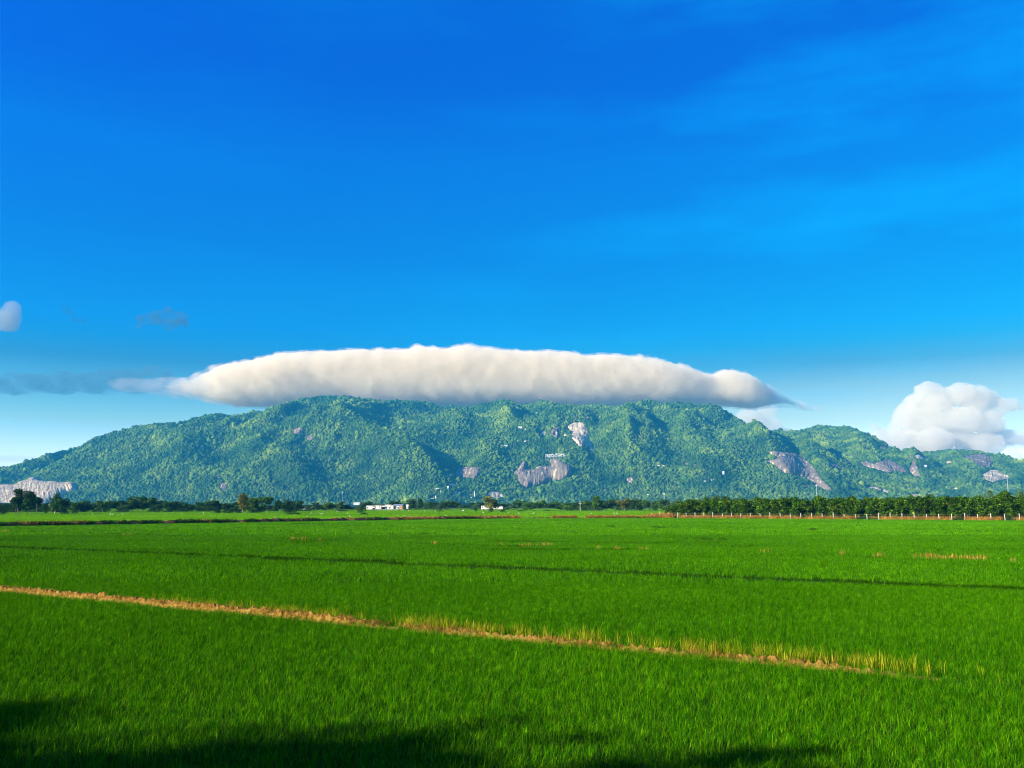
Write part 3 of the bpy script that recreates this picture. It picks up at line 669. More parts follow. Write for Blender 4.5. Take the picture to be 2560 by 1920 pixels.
# weeds and dry grass on the far dike
weedp = [blade_mesh('weed_tuft', 60, 1.0, 0.25, 0.75, 0.06, M['weed'], 800+i, 0.9, 2) for i in range(4)]
X, Y, t_, r = along((G4a, G4b), -0.4, 1.0, 2600, (-0.9, 1.0), 21)
k = fbm(X/7, Y/7, 0, 3, 93) > np.interp(t_, [-0.4, 0.75, 1.0], [-0.12, 0.0, 0.45]); X, Y = X[k], Y[k]; s = r.uniform(0.6, 1.3, len(X))
scatter('dike_weeds', np.stack([X, Y, X*0+0.35], 1), np.stack([s, s, s*r.uniform(0.5, 1.2, len(X))], 1), weedp, M['weed'], 7, 0.3, 'dark low weeds growing along the far dike', 'weeds')
dryp = [blade_mesh('dry_tuft', 60, 1.0, 0.35, 0.95, 0.035, M['dry'], 820+i, 0.6, 2) for i in range(4)]
X, Y, t_, r = along((G4a, G4b), 0.0, 1.0, 1300, (-1.0, 0.9), 22)
k = fbm(X/6, Y/6, 0, 3, 97) > np.interp(t_, [0, 0.6, 0.8, 1.0], [0.28, 0.15, -0.2, -0.2]); X, Y = X[k], Y[k]
X2, Y2, t2, r2 = along((G4b, G4c), 0.0, 1.0, 900, (-0.8, 0.8), 23)
k = fbm(X2/5, Y2/5, 0, 3, 99) > 0.0; X = np.concatenate([X, X2[k]]); Y = np.concatenate([Y, Y2[k]]); s = r.uniform(0.6, 1.1, len(X))
scatter('dry_grass', np.stack([X, Y, X*0+0.3], 1), np.stack([s, s, s], 1), dryp, M['dry'], 8, 0.3, 'straw coloured grass along the far dike', 'dry grass')
X, Y, t_, r = along((FA, FB), -0.01, 1.25, 3600, (-0.6, 3.0), 24)
k = fbm(X/4, Y/4, 0, 3, 98) > -0.28; X, Y, t_ = X[k], Y[k], t_[k]; s = r.uniform(0.7, 1.3, len(X))*np.where(t_ < 0.08, 1.4, 1.0)
scatter('dry_grass', np.stack([X, Y, X*0], 1), np.stack([s, s, s*r.uniform(0.7, 1.4, len(X))], 1), dryp, M['dry'], 8, 0.3, 'tall orange dry grass at the foot of the orchard fence', 'dry grass')
X, Y, t_, r = along((FA, FB), 0.0, 1.25, 1500, (1.5, 6.0), 26); s = r.uniform(0.9, 1.6, len(X))
scatter('orchard_weeds', np.stack([X, Y, X*0], 1), np.stack([s, s, s], 1), weedp, M['weed'], 8, 0.3, 'dark undergrowth beneath the orchard trees', 'weeds')
for (px, py, w_, seed) in [(380,1312,8,1),(585,1295,3,2),(727,1287.5,8,3),(740,1287.5,6,4),(912,1288,6,5),(1100,1279.6,8,6),(1300,1279,5,7),(1368,1278,7,8),(1430,1277,14,9),(2035,1327,14,10),(1640,1321,6,11),(1652,1322,12,12),(1757,1353,14,13),(1805,1353,7,14),(1530,1319,8,15)]:
    pp = np.array([(*ground(px+random.gauss(0, w_/2), py), 0.0) for _ in range(18)])
    s = rng.uniform(0.6, 1.1, 18)*(0.7 if py > 1290 else 1.6)
    scatter('weed_patch', pp, np.stack([s, s, s], 1), weedp, M['weed'], 8, 0.3, 'small dark weed patch standing in the rice', 'weeds')

# ================================================================== TREES
def crown_mesh(name, lobes, n, size, mat, seed, shell=0.55, droop=0.0):
    r = np.random.default_rng(seed); L_ = np.array(lobes, float)
    wgt = (L_[:, 3]*L_[:, 4])**1.0; wgt /= wgt.sum()
    idx = r.choice(len(L_), n, p=wgt); d = r.normal(size=(n, 3)); d /= np.linalg.norm(d, axis=1)[:, None]
    rad = (shell+(1-shell)*r.random(n))**0.6*(1+0.16*r.normal(size=n))
    P = L_[idx, :3]+d*rad[:, None]*np.stack([L_[idx, 3], L_[idx, 3], L_[idx, 4]], 1)
    clump = fbm(P[:, 0]*1.1, P[:, 1]*1.1, P[:, 2]*1.3, 2, seed)
    k = clump > -0.30; P = P[k]; d = d[k]; n = len(P)
    nr = d*0.9+r.normal(size=(n, 3))*0.65+np.array([0, 0, 0.25]); nr /= np.linalg.norm(nr, axis=1)[:, None]
    a = np.cross(nr, r.normal(size=(n, 3))); a /= np.linalg.norm(a, axis=1)[:, None]; b = np.cross(nr, a)
    s = size*r.uniform(0.6, 1.4, n)[:, None]
    V = np.stack([P+a*s, P+b*s*0.55, P-a*s, P-b*s*0.55+nr*s*0.15], 1).reshape(-1, 3)
    Q = np.arange(n*4).reshape(-1, 4)
    o = mesh_obj(name, V, Q, mat, link=False)
    tn = np.repeat(np.clip(np.exp(r.normal(-0.1, 0.45, n)), 0.3, 2.6)*(1+0.5*np.clip(clump[k], -1, 1)), 4)
    at = o.data.attributes.new('tint', 'FLOAT', 'POINT'); at.data.foreach_set('value', tn.astype(np.float32))
    return o
def trunk_mesh(name, h, r0, seed, mat, forks=3, top=0.75, lean=0.0, low=0.35):
    rr = random.Random(seed); m = MB(); zf = h*low
    m.tube([(0, 0, 0), (lean*0.3+rr.uniform(-.1, .1), rr.uniform(-.1, .1), zf*0.5), (lean*0.6, 0, zf)], [r0*1.25, r0, r0*0.8], 7)
    for k in range(forks):
        a = 2*math.pi*k/forks+rr.uniform(-.5, .5); sp = h*rr.uniform(0.08, 0.20)
        mid = (lean*0.8+math.cos(a)*sp*0.6, math.sin(a)*sp*0.6, (zf+h*top)*0.52)
        end = (lean+math.cos(a)*sp*1.2, math.sin(a)*sp*1.2, h*top*rr.uniform(0.85, 1.1))
        m.tube([(lean*0.6, 0, zf*0.97), mid, end], [r0*0.7, r0*0.45, r0*0.15], 5)
        b = a+rr.uniform(-1, 1); m.tube([mid, (mid[0]+math.cos(b)*sp, mid[1]+math.sin(b)*sp, mid[2]+h*0.18)], [r0*0.35, r0*0.1], 4)
    return m.build(name, mat, None, False, False)
def lobes(kind, seed):
    """crown of unit height 1 (z 0..1 of tree), returns lobes"""
    r = random.Random(seed); out = []
    if kind == 'round':
        for i in range(9):
            a = r.uniform(0, 6.28); d = r.uniform(0, 0.24); z = r.uniform(0.42, 0.82); out.append((math.cos(a)*d, math.sin(a)*d, z, r.uniform(0.13, 0.21), r.uniform(0.11, 0.17)))
    elif kind == 'broad':
        for i in range(11):
            a = r.uniform(0, 6.28); d = r.uniform(0.05, 0.40); z = r.uniform(0.38, 0.84)-d*0.25; out.append((math.cos(a)*d, math.sin(a)*d, z, r.uniform(0.14, 0.22), r.uniform(0.10, 0.16)))
    elif kind == 'sparse':
        for i in range(9):
            a = r.uniform(0, 6.28); z = r.uniform(0.35, 0.92); d = r.uniform(0.04, 0.26)*(1.25-z); out.append((math.cos(a)*d, math.sin(a)*d, z, r.uniform(0.07, 0.12), r.uniform(0.06, 0.10)))
    elif kind == 'tall':
        for i in range(9):
            a = r.uniform(0, 6.28); z = r.uniform(0.28, 0.90); d = r.uniform(0, 0.11); out.append((math.cos(a)*d, math.sin(a)*d, z, r.uniform(0.10, 0.15), r.uniform(0.12, 0.17)))
    elif kind == 'bush':
        for i in range(8):
            a = r.uniform(0, 6.28); z = r.uniform(0.15, 0.75); d = r.uniform(0, 0.38)*(1.1-z*0.6); out.append((math.cos(a)*d, math.sin(a)*d, z, r.uniform(0.20, 0.30), r.uniform(0.16, 0.24)))
    elif kind == 'mango':
        for i in range(15):
            a = r.uniform(0, 6.28); z = r.uniform(0.22, 0.86); d = r.uniform(0.0, 0.32)*(1.12-0.5*z); out.append((math.cos(a)*d, math.sin(a)*d, z, r.uniform(0.13, 0.20), r.uniform(0.12, 0.19)))
    return out
TREE = {}
def proto(kind, mat, bark, i):
    key = (kind, mat, bark, i)
    if key in TREE: return TREE[key]
    H = 10.0
    nl = {'round': 2300, 'broad': 2900, 'sparse': 1500, 'tall': 2000, 'bush': 2000, 'mango': 3600}[kind]
    Lb = [(x*H, y*H, z*H, rx*H, rz*H) for x, y, z, rx, rz in lobes(kind, 31*i+len(kind))]
    cm = crown_mesh('crown', Lb, nl, 0.30 if kind != 'mango' else 0.34, M[mat], 7*i+3).data
    tm = trunk_mesh('trunk', H, {'bush': 0.10, 'mango': 0.16}.get(kind, 0.12), 5*i+1, M[bark], 3 if kind != 'sparse' else 4, 0.8 if kind != 'bush' else 0.6, 0.3*(i % 3-1), 0.18 if kind in ('bush', 'mango') else 0.38).data
    TREE[key] = (cm, tm); return TREE[key]
def tree(name, px, base_py, top_py, wpx, kind, mat, label, group=None, bark='bark', i=0, dist=None, cat='tree', hidden_base=False):
    if dist is None: x, y = ground(px, base_py)
    else: x, _ = at_y(px, 1250, dist); x = float(x); y = dist
    _, zt = at_y(px, top_py, y); h = float(zt)
    wn = {'round': 0.60, 'broad': 0.86, 'sparse': 0.40, 'tall': 0.34, 'bush': 0.95, 'mango': 0.75}[kind]
    wm = wpx*y/F
    cm, tm = proto(kind, mat, bark, i)
    root = empty(name, (x, y, 0), random.uniform(0, 6.28))
    sx = wm/(wn*10.0); root.scale = (sx, sx, h/10.0*1.03)
    tag(root, label, cat, group)
    c = bpy.data.objects.new('crown', cm); COL.objects.link(c); c.parent = root
    t2_ = bpy.data.objects.new('trunk', tm); COL.objects.link(t2_); t2_.parent = root
    return root
T = tree
# --- left clump in front of the quarry
T('tree', 8, 1288, 1258, 34, 'bush', 'crown_dark', 'dark bushy tree at the left edge below the quarry', i=1)
T('tree', 44, 1287, 1222, 36, 'sparse', 'crown_dark', 'tall open dark tree left of the quarry clump with ragged top', i=2)
T('tree', 38, 1287, 1243, 30, 'round', 'crown_dark', 'lower dark tree under the ragged-topped tree by the quarry', i=1)
T('tree', 69, 1287, 1231, 34, 'tall', 'crown_dark', 'full dark round-headed tree in the middle of the quarry clump', i=2)
T('tree', 91, 1286, 1228, 24, 'sparse', 'crown_mid', 'slim tree with tufted top at the right of the quarry clump', i=3)
T('tree', 111, 1285.5, 1258, 20, 'bush', 'crown_dark', 'small dark rounded tree right of the quarry clump', i=2)
T('tree', 127, 1286, 1240, 12, 'sparse', 'crown_pale', 'thin almost bare sapling before the quarry face', i=4, bark='bark_pale')
T('tree', 139, 1285.5, 1236, 15, 'tall', 'crown_dark', 'narrow dark tree standing before the right end of the quarry', i=1)
T('tree', 157, 1286, 1242, 28, 'round', 'crown_dark', 'dark tree with arching top at the right end of the quarry', i=3)
T('tree', 160, 1286.5, 1260, 26, 'bush', 'crown_mid', 'bright green bush under the arching tree by the quarry', i=3)
T('tree', 186, 1286, 1254, 32, 'bush', 'crown_dark', 'broad dark tree ending the left clump', i=4)
T('tree', 257, 1282, 1251, 30, 'broad', 'crown_mid', 'small spreading tree with pale trunk alone before the left belt', i=1, bark='bark_pale')
T('tree', 331, 1281, 1240, 34, 'tall', 'crown_mid', 'tall light green tree standing above the left belt', i=3)
T('tree', 300, 1281, 1248, 26, 'round', 'crown_dark', 'dark tree left of the tall light green belt tree', i=4)
T('tree', 357, 1281, 1240, 24, 'tall', 'crown_mid', 'slender green tree right of the tall light green belt tree', i=4)
T('tree', 384, 1281, 1241, 34, 'round', 'crown_dark', 'large dark rounded tree in the left belt', i=5)
T('tree', 408, 1281, 1249, 26, 'round', 'crown_dark', 'dark tree at the right shoulder of the left belt', i=6)
T('shrub', 542, 1284.5, 1270, 24, 'bush', 'crown_dark', 'dark bush at the left end of the central clump', cat='shrub', i=5)
for j, px in enumerate((562, 580, 596)): T('shrub', px, 1284, 1274-j % 2*2, 22, 'bush', 'crown_dark', 'low dark bush between the end bush and the golden tree', 'low bushes left of the golden tree', cat='shrub', i=j)
T('tree', 606, 1284, 1237, 26, 'tall', 'crown_gold', 'golden half-dry tree with pale forked trunk', i=1, bark='bark_pale')
T('tree', 634, 1283.5, 1234, 34, 'round', 'crown_mid', 'tallest rounded green tree of the central clump', i=7)
T('tree', 628, 1283.5, 1256, 34, 'bush', 'crown_dark', 'dark undergrowth tree beneath the tallest central tree', i=1)
T('tree', 667, 1283.5, 1237, 34, 'broad', 'crown_mid', 'broad green tree right of the tallest central tree', i=2, bark='bark_pale')
T('shrub', 650, 1283.8, 1266, 40, 'bush', 'crown_dark', 'dark bush at the foot of the broad central tree', cat='shrub', i=2)
T('tree', 694, 1283, 1247, 22, 'tall', 'crown_dark', 'narrow dark tree in the gap of the central clump', i=5)
T('tree', 716, 1283, 1246, 26, 'round', 'crown_dark', 'dark rounded tree left in the right half of the central clump', i=8)
T('tree', 740, 1283, 1249, 34, 'round', 'crown_dark', 'dense dark tree at the right end of the central clump', i=9)
T('tree', 727, 1283.2, 1260, 44, 'bush', 'crown_dark', 'dark skirt of foliage below the right half of the central clump', i=6)
T('tree', 788, 1279, 1256, 22, 'tall', 'crown_pale', 'pale feathery tree standing clear right of the central clump', i=6)
T('tree', 823, 1280, 1253, 28, 'round', 'crown_mid', 'bright green rounded tree between the central clump and the house', i=10)
T('tree', 850, 1279, 1255, 20, 'tall', 'crown_pale', 'pale tree just right of the bright rounded tree', i=7)
T('shrub', 903, 1283, 1260, 26, 'bush', 'crown_mid', 'round green bush at the left end of the long white house', cat='shrub', i=3)
T('tree', 989, 1276, 1247, 30, 'broad', 'crown_dark', 'dark spiky tree behind the orange gable', i=3)
T('tree', 1028, 1276, 1243, 24, 'tall', 'crown_pale', 'tall soft green tree right of the orange gable', i=8)
T('tree', 1050, 1276, 1248, 13, 'tall', 'crown_dark', 'narrow dark tree right of the tall soft green tree', i=1)
T('tree', 1075, 1276, 1256, 18, 'round', 'crown_mid', 'small green tree between the narrow dark tree and the twin trees', i=2)
T('tree', 1117, 1276, 1250, 26, 'round', 'crown_mid', 'left of the twin rounded trees below the white temple', i=3)
T('tree', 1133, 1276, 1250, 24, 'round', 'crown_mid', 'right of the twin rounded trees below the white temple', i=4)
T('tree', 1096, 1276, 1262, 24, 'bush', 'crown_pale', 'low pale tree left of the twin rounded trees', i=4)
T('shrub', 1189, 1279.5, 1267, 14, 'bush', 'crown_mid', 'small green bush in the rice left of the short white house', cat='shrub', i=4)
T('tree', 1222, 1280.5, 1236.5, 32, 'broad', 'crown_gold', 'lone spreading tree with sunlit olive crown before the short white house', i=5, bark='bark')
T('tree', 1238, 1280, 1247, 22, 'round', 'crown_mid', 'right-hand companion of the lone olive tree with dark trunk', i=5)
T('shrub', 1227, 1281, 1266, 17, 'bush', 'crown_mid', 'round bush under the lone olive tree', cat='shrub', i=5)
T('shrub', 1257, 1280.5, 1272, 14, 'bush', 'crown_dark', 'small dark bush right of the lone olive tree', cat='shrub', i=6)
T('tree', 1338, 1276, 1255, 18, 'round', 'crown_mid', 'small yellow green tree left of the white hut', i=6)
T('tree', 1461, 1277, 1257, 20, 'round', 'crown_mid', 'small tree right of the white utility pole', i=7)
T('tree', 1491, 1279, 1239, 26, 'tall', 'crown_mid', 'tall green tree with conical head right of the utility pole', i=9)
T('tree', 1510, 1279, 1250, 20, 'round', 'crown_mid', 'medium green tree touching the tall conical tree', i=8)
T('tree', 1533, 1277, 1244, 24, 'round', 'crown_mid', 'rounded green tree midway between the conical and the leaning tree', i=9)
T('tree', 1561, 1279, 1239, 34, 'broad', 'crown_gold', 'broad yellow-brown tree with leaning pale trunk', i=7, bark='bark_pale')
T('tree', 1581, 1278.5, 1252, 18, 'tall', 'crown_dark', 'dark tree right of the leaning pale trunk', i=2)
T('tree', 1597, 1278, 1255, 18, 'tall', 'crown_dark', 'second dark tree right of the leaning pale trunk', i=3)
T('tree', 1618, 1278.5, 1249, 22, 'round', 'crown_mid', 'rounded tree left of the end of the open field', i=1)
T('tree', 1637, 1278, 1258, 18, 'bush', 'crown_dark', 'low dark tree just before the orchard corner', i=1)
T('tree', 1651, 1278, 1246, 24, 'broad', 'crown_mid', 'spreading tree just before the orchard corner', i=4)
# --- far tree belt
belts = [(-60, 190, 1282, 1256, 'crown_dark', 'left belt of trees below the quarry'), (190, 440, 1281.5, 1253, 'crown_dark', 'dark tree belt on the left'), (430, 610, 1280, 1256, 'crown_dark', 'dark tree belt left of the central clump'),
         (610, 900, 1279, 1262, 'crown_pale', 'pale tree belt behind the central clump'), (900, 1300, 1275.0, 1257, 'crown_pale', 'pale tree belt behind the white houses'), (1290, 1480, 1277.5, 1252, 'crown_mid', 'green tree belt behind the white hut'),
         (1470, 1760, 1277.5, 1250, 'crown_pale', 'soft tree belt behind the right-hand trees')]
bi = 0
for (xa, xb, by, ty, mt, grp) in belts:
    px = xa
    while px < xb:
        w_ = random.uniform(15, 25); hgt = ty+random.uniform(-4, 6)
        T('belt_tree', px+w_/2, by-random.uniform(0, 1.2), hgt, w_*1.35, random.choice(['round', 'tall', 'round']), mt if random.random() < 0.75 else 'crown_mid', f'one tree of the {grp}', grp, i=bi % 8)
        if random.random() < 0.6: T('belt_tree', px+w_*0.6, by, hgt+11, w_*1.5, 'bush', mt, f'bushy undergrowth tree of the {grp}', grp+' undergrowth', i=bi % 5)
        bi += 1; px += w_*0.62
# distant taller trees rising behind the orchard
for n_, (px, ty, w_) in enumerate([(1765,1243,18),(1790,1234,30),(1812,1243,24),(1832,1238,34),(1855,1239,30),(1882,1241,22),(1905,1246,20),(1935,1243,26),(1960,1246,22),(2060,1249,20),(2170,1241,34),(2190,1243,26),(2275,1246,24),(2300,1249,20),(2322,1238,24),(2350,1232,26),(2375,1237,30),(2395,1240,26),(2420,1243,26),(2452,1230,28),(2478,1229,14),(2500,1235,24),(2520,1240,20),(2552,1219,30),(2580,1230,30),(2430,1242,30)]):
    T('distant_tree', px, 1284, ty, w_, 'tall' if w_ < 26 else 'broad', 'crown_pale' if n_ % 3 else 'crown_mid', 'hazy green tree rising behind the orchard', 'hazy trees behind the orchard', i=n_ % 6, dist=430.0+10*(n_ % 5))
# --- orchard in two staggered rows behind the fence
(ax, ay), (bx, by_) = FA, FB
Lf = math.hypot(bx-ax, by_-ay); ux, uy = (bx-ax)/Lf, (by_-ay)/Lf; qx, qy = -uy, ux
if qy < 0: qx, qy = -qx, -qy
def orchard_tree(s_, back, h, w, i, label, group):
    cm, tm = proto('mango', 'mango', 'bark', i)
    root = empty('orchard_tree', (ax+ux*s_+qx*back, ay+uy*s_+qy*back, 0), random.uniform(0, 6.28)); sx = w/8.2
    root.scale = (sx, sx, h/10*1.03); tag(root, label, 'tree', group)
    for nm, me in (('crown', cm), ('trunk', tm)):
        c = bpy.data.objects.new(nm, me); COL.objects.link(c); c.parent = root
s_ = 4.5; n_ = 0
while s_ < Lf*1.3:
    base_h = 5.0+0.7*s_/Lf+random.uniform(-0.35, 0.45)
    if n_ == 0: orchard_tree(s_, 5.0, 3.9, 5.4, 0, 'lowest orchard tree at the left corner of the fence', None)
    elif n_ == 1: orchard_tree(s_, 5.0, 4.7, 5.2, 1, 'second orchard tree from the left corner of the fence', None)
    else: orchard_tree(s_, 5.0+random.uniform(-.3, .3), base_h, random.uniform(5.0, 6.2), n_ % 9, 'dense dark green orchard tree in the row behind the white posts', 'orchard trees of the front row')
    s_ += 3.3+random.uniform(-.25, .35); n_ += 1
for row in (1, 2, 3):
    s_ = 9.0+row*0.8
    while s_ < Lf*1.2:
        orchard_tree(s_, 5.0+4.6*row, 5.3+0.9*s_/Lf+random.uniform(-.5, .6), random.uniform(4.6, 5.8), (n_+row) % 9, 'orchard tree showing only its top over the front row', 'orchard trees of the rear rows'); s_ += 4.6+random.uniform(-.3, .3); n_ += 1
# two taller trees in the orchard at the right edge
orchard_tree(Lf*0.955, 7, 7.4, 5.6, 3, 'taller orchard tree near the right edge of the picture', None)
orchard_tree(Lf*1.02, 9, 7.9, 6.0, 4, 'tallest orchard tree at the right edge of the picture', None)
# roadside trees behind the viewpoint, their shade reaches the near rice
for n_, (x, y, h, w) in enumerate(ROADSIDE):
    cm, tm = proto('broad', 'crown_dark', 'bark', n_ % 4)
    root = empty('roadside_tree', (x, y, 0), n_*1.3); root.scale = (w/10.5, w/10.5, h/10.0); tag(root, 'roadside tree whose shade darkens the bottom of the field', 'tree', 'roadside trees beside the viewpoint')
    for nm, me in (('crown', cm), ('trunk', tm)):
        c = bpy.data.objects.new(nm, me); COL.objects.link(c); c.parent = root

# ================================================================== FENCE
fr = empty('fence', (ax, ay, 0)); tag(fr, 'long fence of white concrete posts along the orchard edge', 'fence')
def post_mb(h):
    m = MB(); m.box(-0.06, 0.06, -0.06, 0.06, -0.1, h); m.add([(-0.06,-0.06,h),(0.06,-0.06,h),(0.06,0.06,h),(-0.06,0.06,h),(0,0,h+0.06)], [(0,1,4),(1,2,4),(2,3,4),(3,0,4)]); return m
pm = post_mb(1.85).build('post', M['post'], fr).data
PXS = [1629,1650,1671,1694,1716,1738,1760,1782,1806,1829,1852,1876,1901,1925,1951,1976,2002,2029,2056,2083.5,2111,2139,2168,2197,2226,2256,2286,2317,2348,2380,2412,2445,2478,2513,2549,2587,2627,2668]
first = True; pos = []
for n_, px in enumerate(PXS):
    py = 1296+7*(px-1629)/931.0; x, y = ground(px, py); pos.append((x, y))
    c = [q for q in fr.children][0] if first else bpy.data.objects.new('post', pm)
    if not first: COL.objects.link(c); c.parent = fr
    first = False
    c.location = (x-ax, y-ay, 0); c.rotation_euler = (random.uniform(-.03, .03), random.uniform(-.04, .04), random.uniform(-.1, .1)); c.scale = (1, 1, random.uniform(0.82, 1.05))
for hz_ in (0.5, 1.0, 1.5):
    m = MB()
    for (xa, ya), (xb, yb) in zip(pos[:-1], pos[1:]):
        m.tube([(xa-ax, ya-ay-0.08, hz_), ((xa+xb)/2-ax, (ya+yb)/2-ay-0.08, hz_-0.04), (xb-ax, yb-ay-0.08, hz_)], 0.008, 3)
    m.build('wire', M['wire'], fr)
x, y = ground(1649, 1292); so = post_mb(1.8).build('post', M['post']); so.location = (x, y, 0); so.rotation_euler = (0, 0.06, 0); tag(so, 'single concrete post set back behind the fence corner', 'post')

# ================================================================== HOUSES
def block(root, name, x0, x1, y0, y1, z0, z1, mat):
    m = MB(); m.box(x0, x1, y0, y1, z0, z1); return m.build(name, mat, root)
def gable(root, name, x0, x1, y0, y1, z, rise, mat, over=0.3, th=0.12):
    m = MB(); yc = (y0+y1)/2
    for sy in (-1, 1):
        ye = (y0-over) if sy < 0 else (y1+over); zl = z-0.02-over*rise/((y1-y0)/2)
        a = [(x0-over, ye, zl), (x1+over, ye, zl), (x1+over, yc, z+rise), (x0-over, yc, z+rise)]
        m.add(a+[(p[0], p[1], p[2]+th) for p in a], [(0,1,2,3),(7,6,5,4),(0,4,5,1),(1,5,6,2),(2,6,7,3),(3,7,4,0)])
    return m.build(name, mat, root)
def gable_end(root, x0, x1, y0, y1, z, rise, mat):
    m = MB(); yc = (y0+y1)/2
    for (xa, xb) in ((x0, x0+0.15), (x1-0.15, x1)):
        m.add([(xa,y0,z),(xb,y0,z),(xb,y1,z),(xa,y1,z),(xa,yc,z+rise),(xb,yc,z+rise)], [(0,1,5,4),(3,4,5,2),(0,4,3),(1,2,5),(0,3,2,1)])
    m.build('gable_wall', mat, root)
# long terrace of stilt houses: px 913..1008, base py 1276.5
hx, hy = ground(960, 1277.0); K = hy/F
hr = empty('stilt_house', (hx, hy, 0)); tag(hr, 'long white row house on stilts with an orange gable at its right end', 'house')
def HX(px): return (px-960)*K
def HZ(py): return max(0.0, (1277.0-py)*K)
D_ = 7.0
for (a, b, top, bot, mt) in [(916.5,931,1265,1273.5,'white'),(931,936.5,1266.5,1270,'white'),(939,947.5,1263.5,1273,'white'),(948.5,950.5,1264,1274,'cream'),(951,953,1265,1273.5,'white'),(954,962,1264.8,1267.2,'white'),(962,976,1262.5,1266.5,'white'),(968,976,1266.5,1272.5,'white'),(976.5,983,1263.5,1273.5,'cream'),(990.8,998,1265,1273,'white'),(999,1005.5,1264.5,1272.5,'orange')]:
    block(hr, 'wall', HX(a), HX(b), -0.2, D_, HZ(bot), HZ(top), M[mt])
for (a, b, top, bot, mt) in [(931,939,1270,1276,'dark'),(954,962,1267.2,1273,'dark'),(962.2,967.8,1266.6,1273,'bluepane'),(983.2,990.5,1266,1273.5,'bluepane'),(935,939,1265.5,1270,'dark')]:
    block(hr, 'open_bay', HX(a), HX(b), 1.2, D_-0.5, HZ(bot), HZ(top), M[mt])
for (a, b, top, bot) in [(972,975,1268,1271),(993,996.5,1268,1271.5),(1001.5,1003,1268,1270),(918,921,1268,1270.5)]:
    block(hr, 'window', HX(a), HX(b), -0.28, -0.1, HZ(bot), HZ(top), M['dark'])
block(hr, 'roof', HX(915.5), HX(937.5), -0.6, D_+0.4, HZ(1264.9), HZ(1264.3), M['roof_white'])
block(hr, 'roof', HX(938.5), HX(961.5), -0.6, D_+0.4, HZ(1263.4), HZ(1262.8), M['roof_white'])
block(hr, 'roof', HX(961.7), HX(976.2), -0.6, D_+0.4, HZ(1262.4), HZ(1261.8), M['roof_white'])
gable(hr, 'roof', HX(983.5), HX(1005), 0, D_-0.2, HZ(1264.4), 0.9, M['roof_grey'], 0.35)
gable_end(hr, HX(984), HX(1005.4), 0.05, D_-0.3, HZ(1264.5), 0.85, M['orange'])
block(hr, 'floor_beam', HX(916), HX(1006), 0.1, D_-0.3, HZ(1273.8), HZ(1273.6)+0.03, M['cream'])
for px in [918,923,930.5,937.5,944,948.5,953,959,963,968,971,976,979,983,987,993,1000,1005.5,1007]:
    block(hr, 'stilt', HX(px)-0.13, HX(px)+0.13, 0.2, 0.46, 0, HZ(1273.8), M['cream'])
# short white house behind the lone tree
hx, hy = ground(1230, 1275.8); K2 = hy/F
sr = empty('white_house', (hx, hy, 0)); tag(sr, 'short white house on low stilts half hidden by the lone olive tree', 'house')
X2_ = lambda p: (p-1230)*K2
Z2_ = lambda p: max(0, (1275.8-p)*K2)
block(sr, 'wall', X2_(1203), X2_(1232), 0, 6, Z2_(1272), Z2_(1265), M['white']); block(sr, 'wall', X2_(1241), X2_(1256.5), -0.3, 5.6, Z2_(1272.6), Z2_(1266.4), M['white'])
block(sr, 'wall', X2_(1232.2), X2_(1240.8), 0.3, 5, Z2_(1273), Z2_(1268.5), M['cream'])
block(sr, 'roof', X2_(1202.5), X2_(1232.6), -0.4, 6.4, Z2_(1264.9), Z2_(1264.4), M['roof_white']); block(sr, 'roof', X2_(1240.6), X2_(1257), -0.7, 6, Z2_(1266.3), Z2_(1265.8), M['roof_white'])
for p in (1206,): block(sr, 'window', X2_(p-1), X2_(p+1), -0.08, 0.1, Z2_(1269), Z2_(1267), M['dark'])
for p in (1203.6,1207,1211,1214,1217,1220,1243,1247,1251,1255.5): block(sr, 'stilt', X2_(p)-0.14, X2_(p)+0.14, 0.1, 0.4, 0, Z2_(1272.05), M['cream'])
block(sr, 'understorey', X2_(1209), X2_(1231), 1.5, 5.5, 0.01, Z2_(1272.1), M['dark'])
def small_house(px, py, wpx, hpx, name, label, group=None, mat='white', roof='roof_grey', D=None, cat='house', gb=True):
    if D is None: x, y = ground(px, py); z = 0
    else:
        if D == 'slope': hx_, hy_, hz_2, _ = hit([px], [py]); x, y, z = float(hx_[0]), float(hy_[0]), float(hz_2[0])-1.0
        else:
            x, z = at_y(px, py, D); x = float(x); z = float(z); y = D
    k = y/F; w = wpx*k; h = hpx*k
    r_ = empty(name, (x, y-(h if D == 'slope' else 0), z)); tag(r_, label, cat, group)
    block(r_, 'wall', -w/2, w/2, 0, w*0.6, -h*0.3 if D == 'slope' else 0, h*(0.66 if gb else 0.93), M[mat])
    if gb: gable(r_, 'roof', -w/2, w/2, 0, w*0.6, h*0.66, h*0.34, M[roof], w*0.05, h*0.03)
    else: block(r_, 'roof', -w/2*1.05, w/2*1.05, -w*0.03, w*0.63, h*0.93, h, M[roof])
    for q_ in (-0.25, 0.22): block(r_, 'window', w*q_-w*0.05, w*q_+w*0.05, -0.06, 0.05, h*0.25, h*0.5, M['dark'])
    return r_
small_house(1404, 1273.5, 12, 8.5, 'hut', 'small white hut with a sloping roof before the belt right of the lone tree', roof='roof_white', cat='hut')
small_house(1397, 1273.5, 7, 4.5, 'hut', 'low lean-to on the left of the small white hut', roof='roof_white', cat='hut', gb=False)
small_house(762, 1274.0, 12, 6.5, 'white_house', 'white gabled house glimpsed between the central clump and the pale tree', D=700.0, roof='roof_white')
small_house(1018, 1272, 5, 10, 'white_house', 'sliver of white house right of the orange gable', D=620.0, roof='roof_white')
small_house(892, 1262, 16, 6, 'white_house', 'white flat-roofed house on rising ground above the round green bush', D=2600.0, roof='roof_white', gb=False)
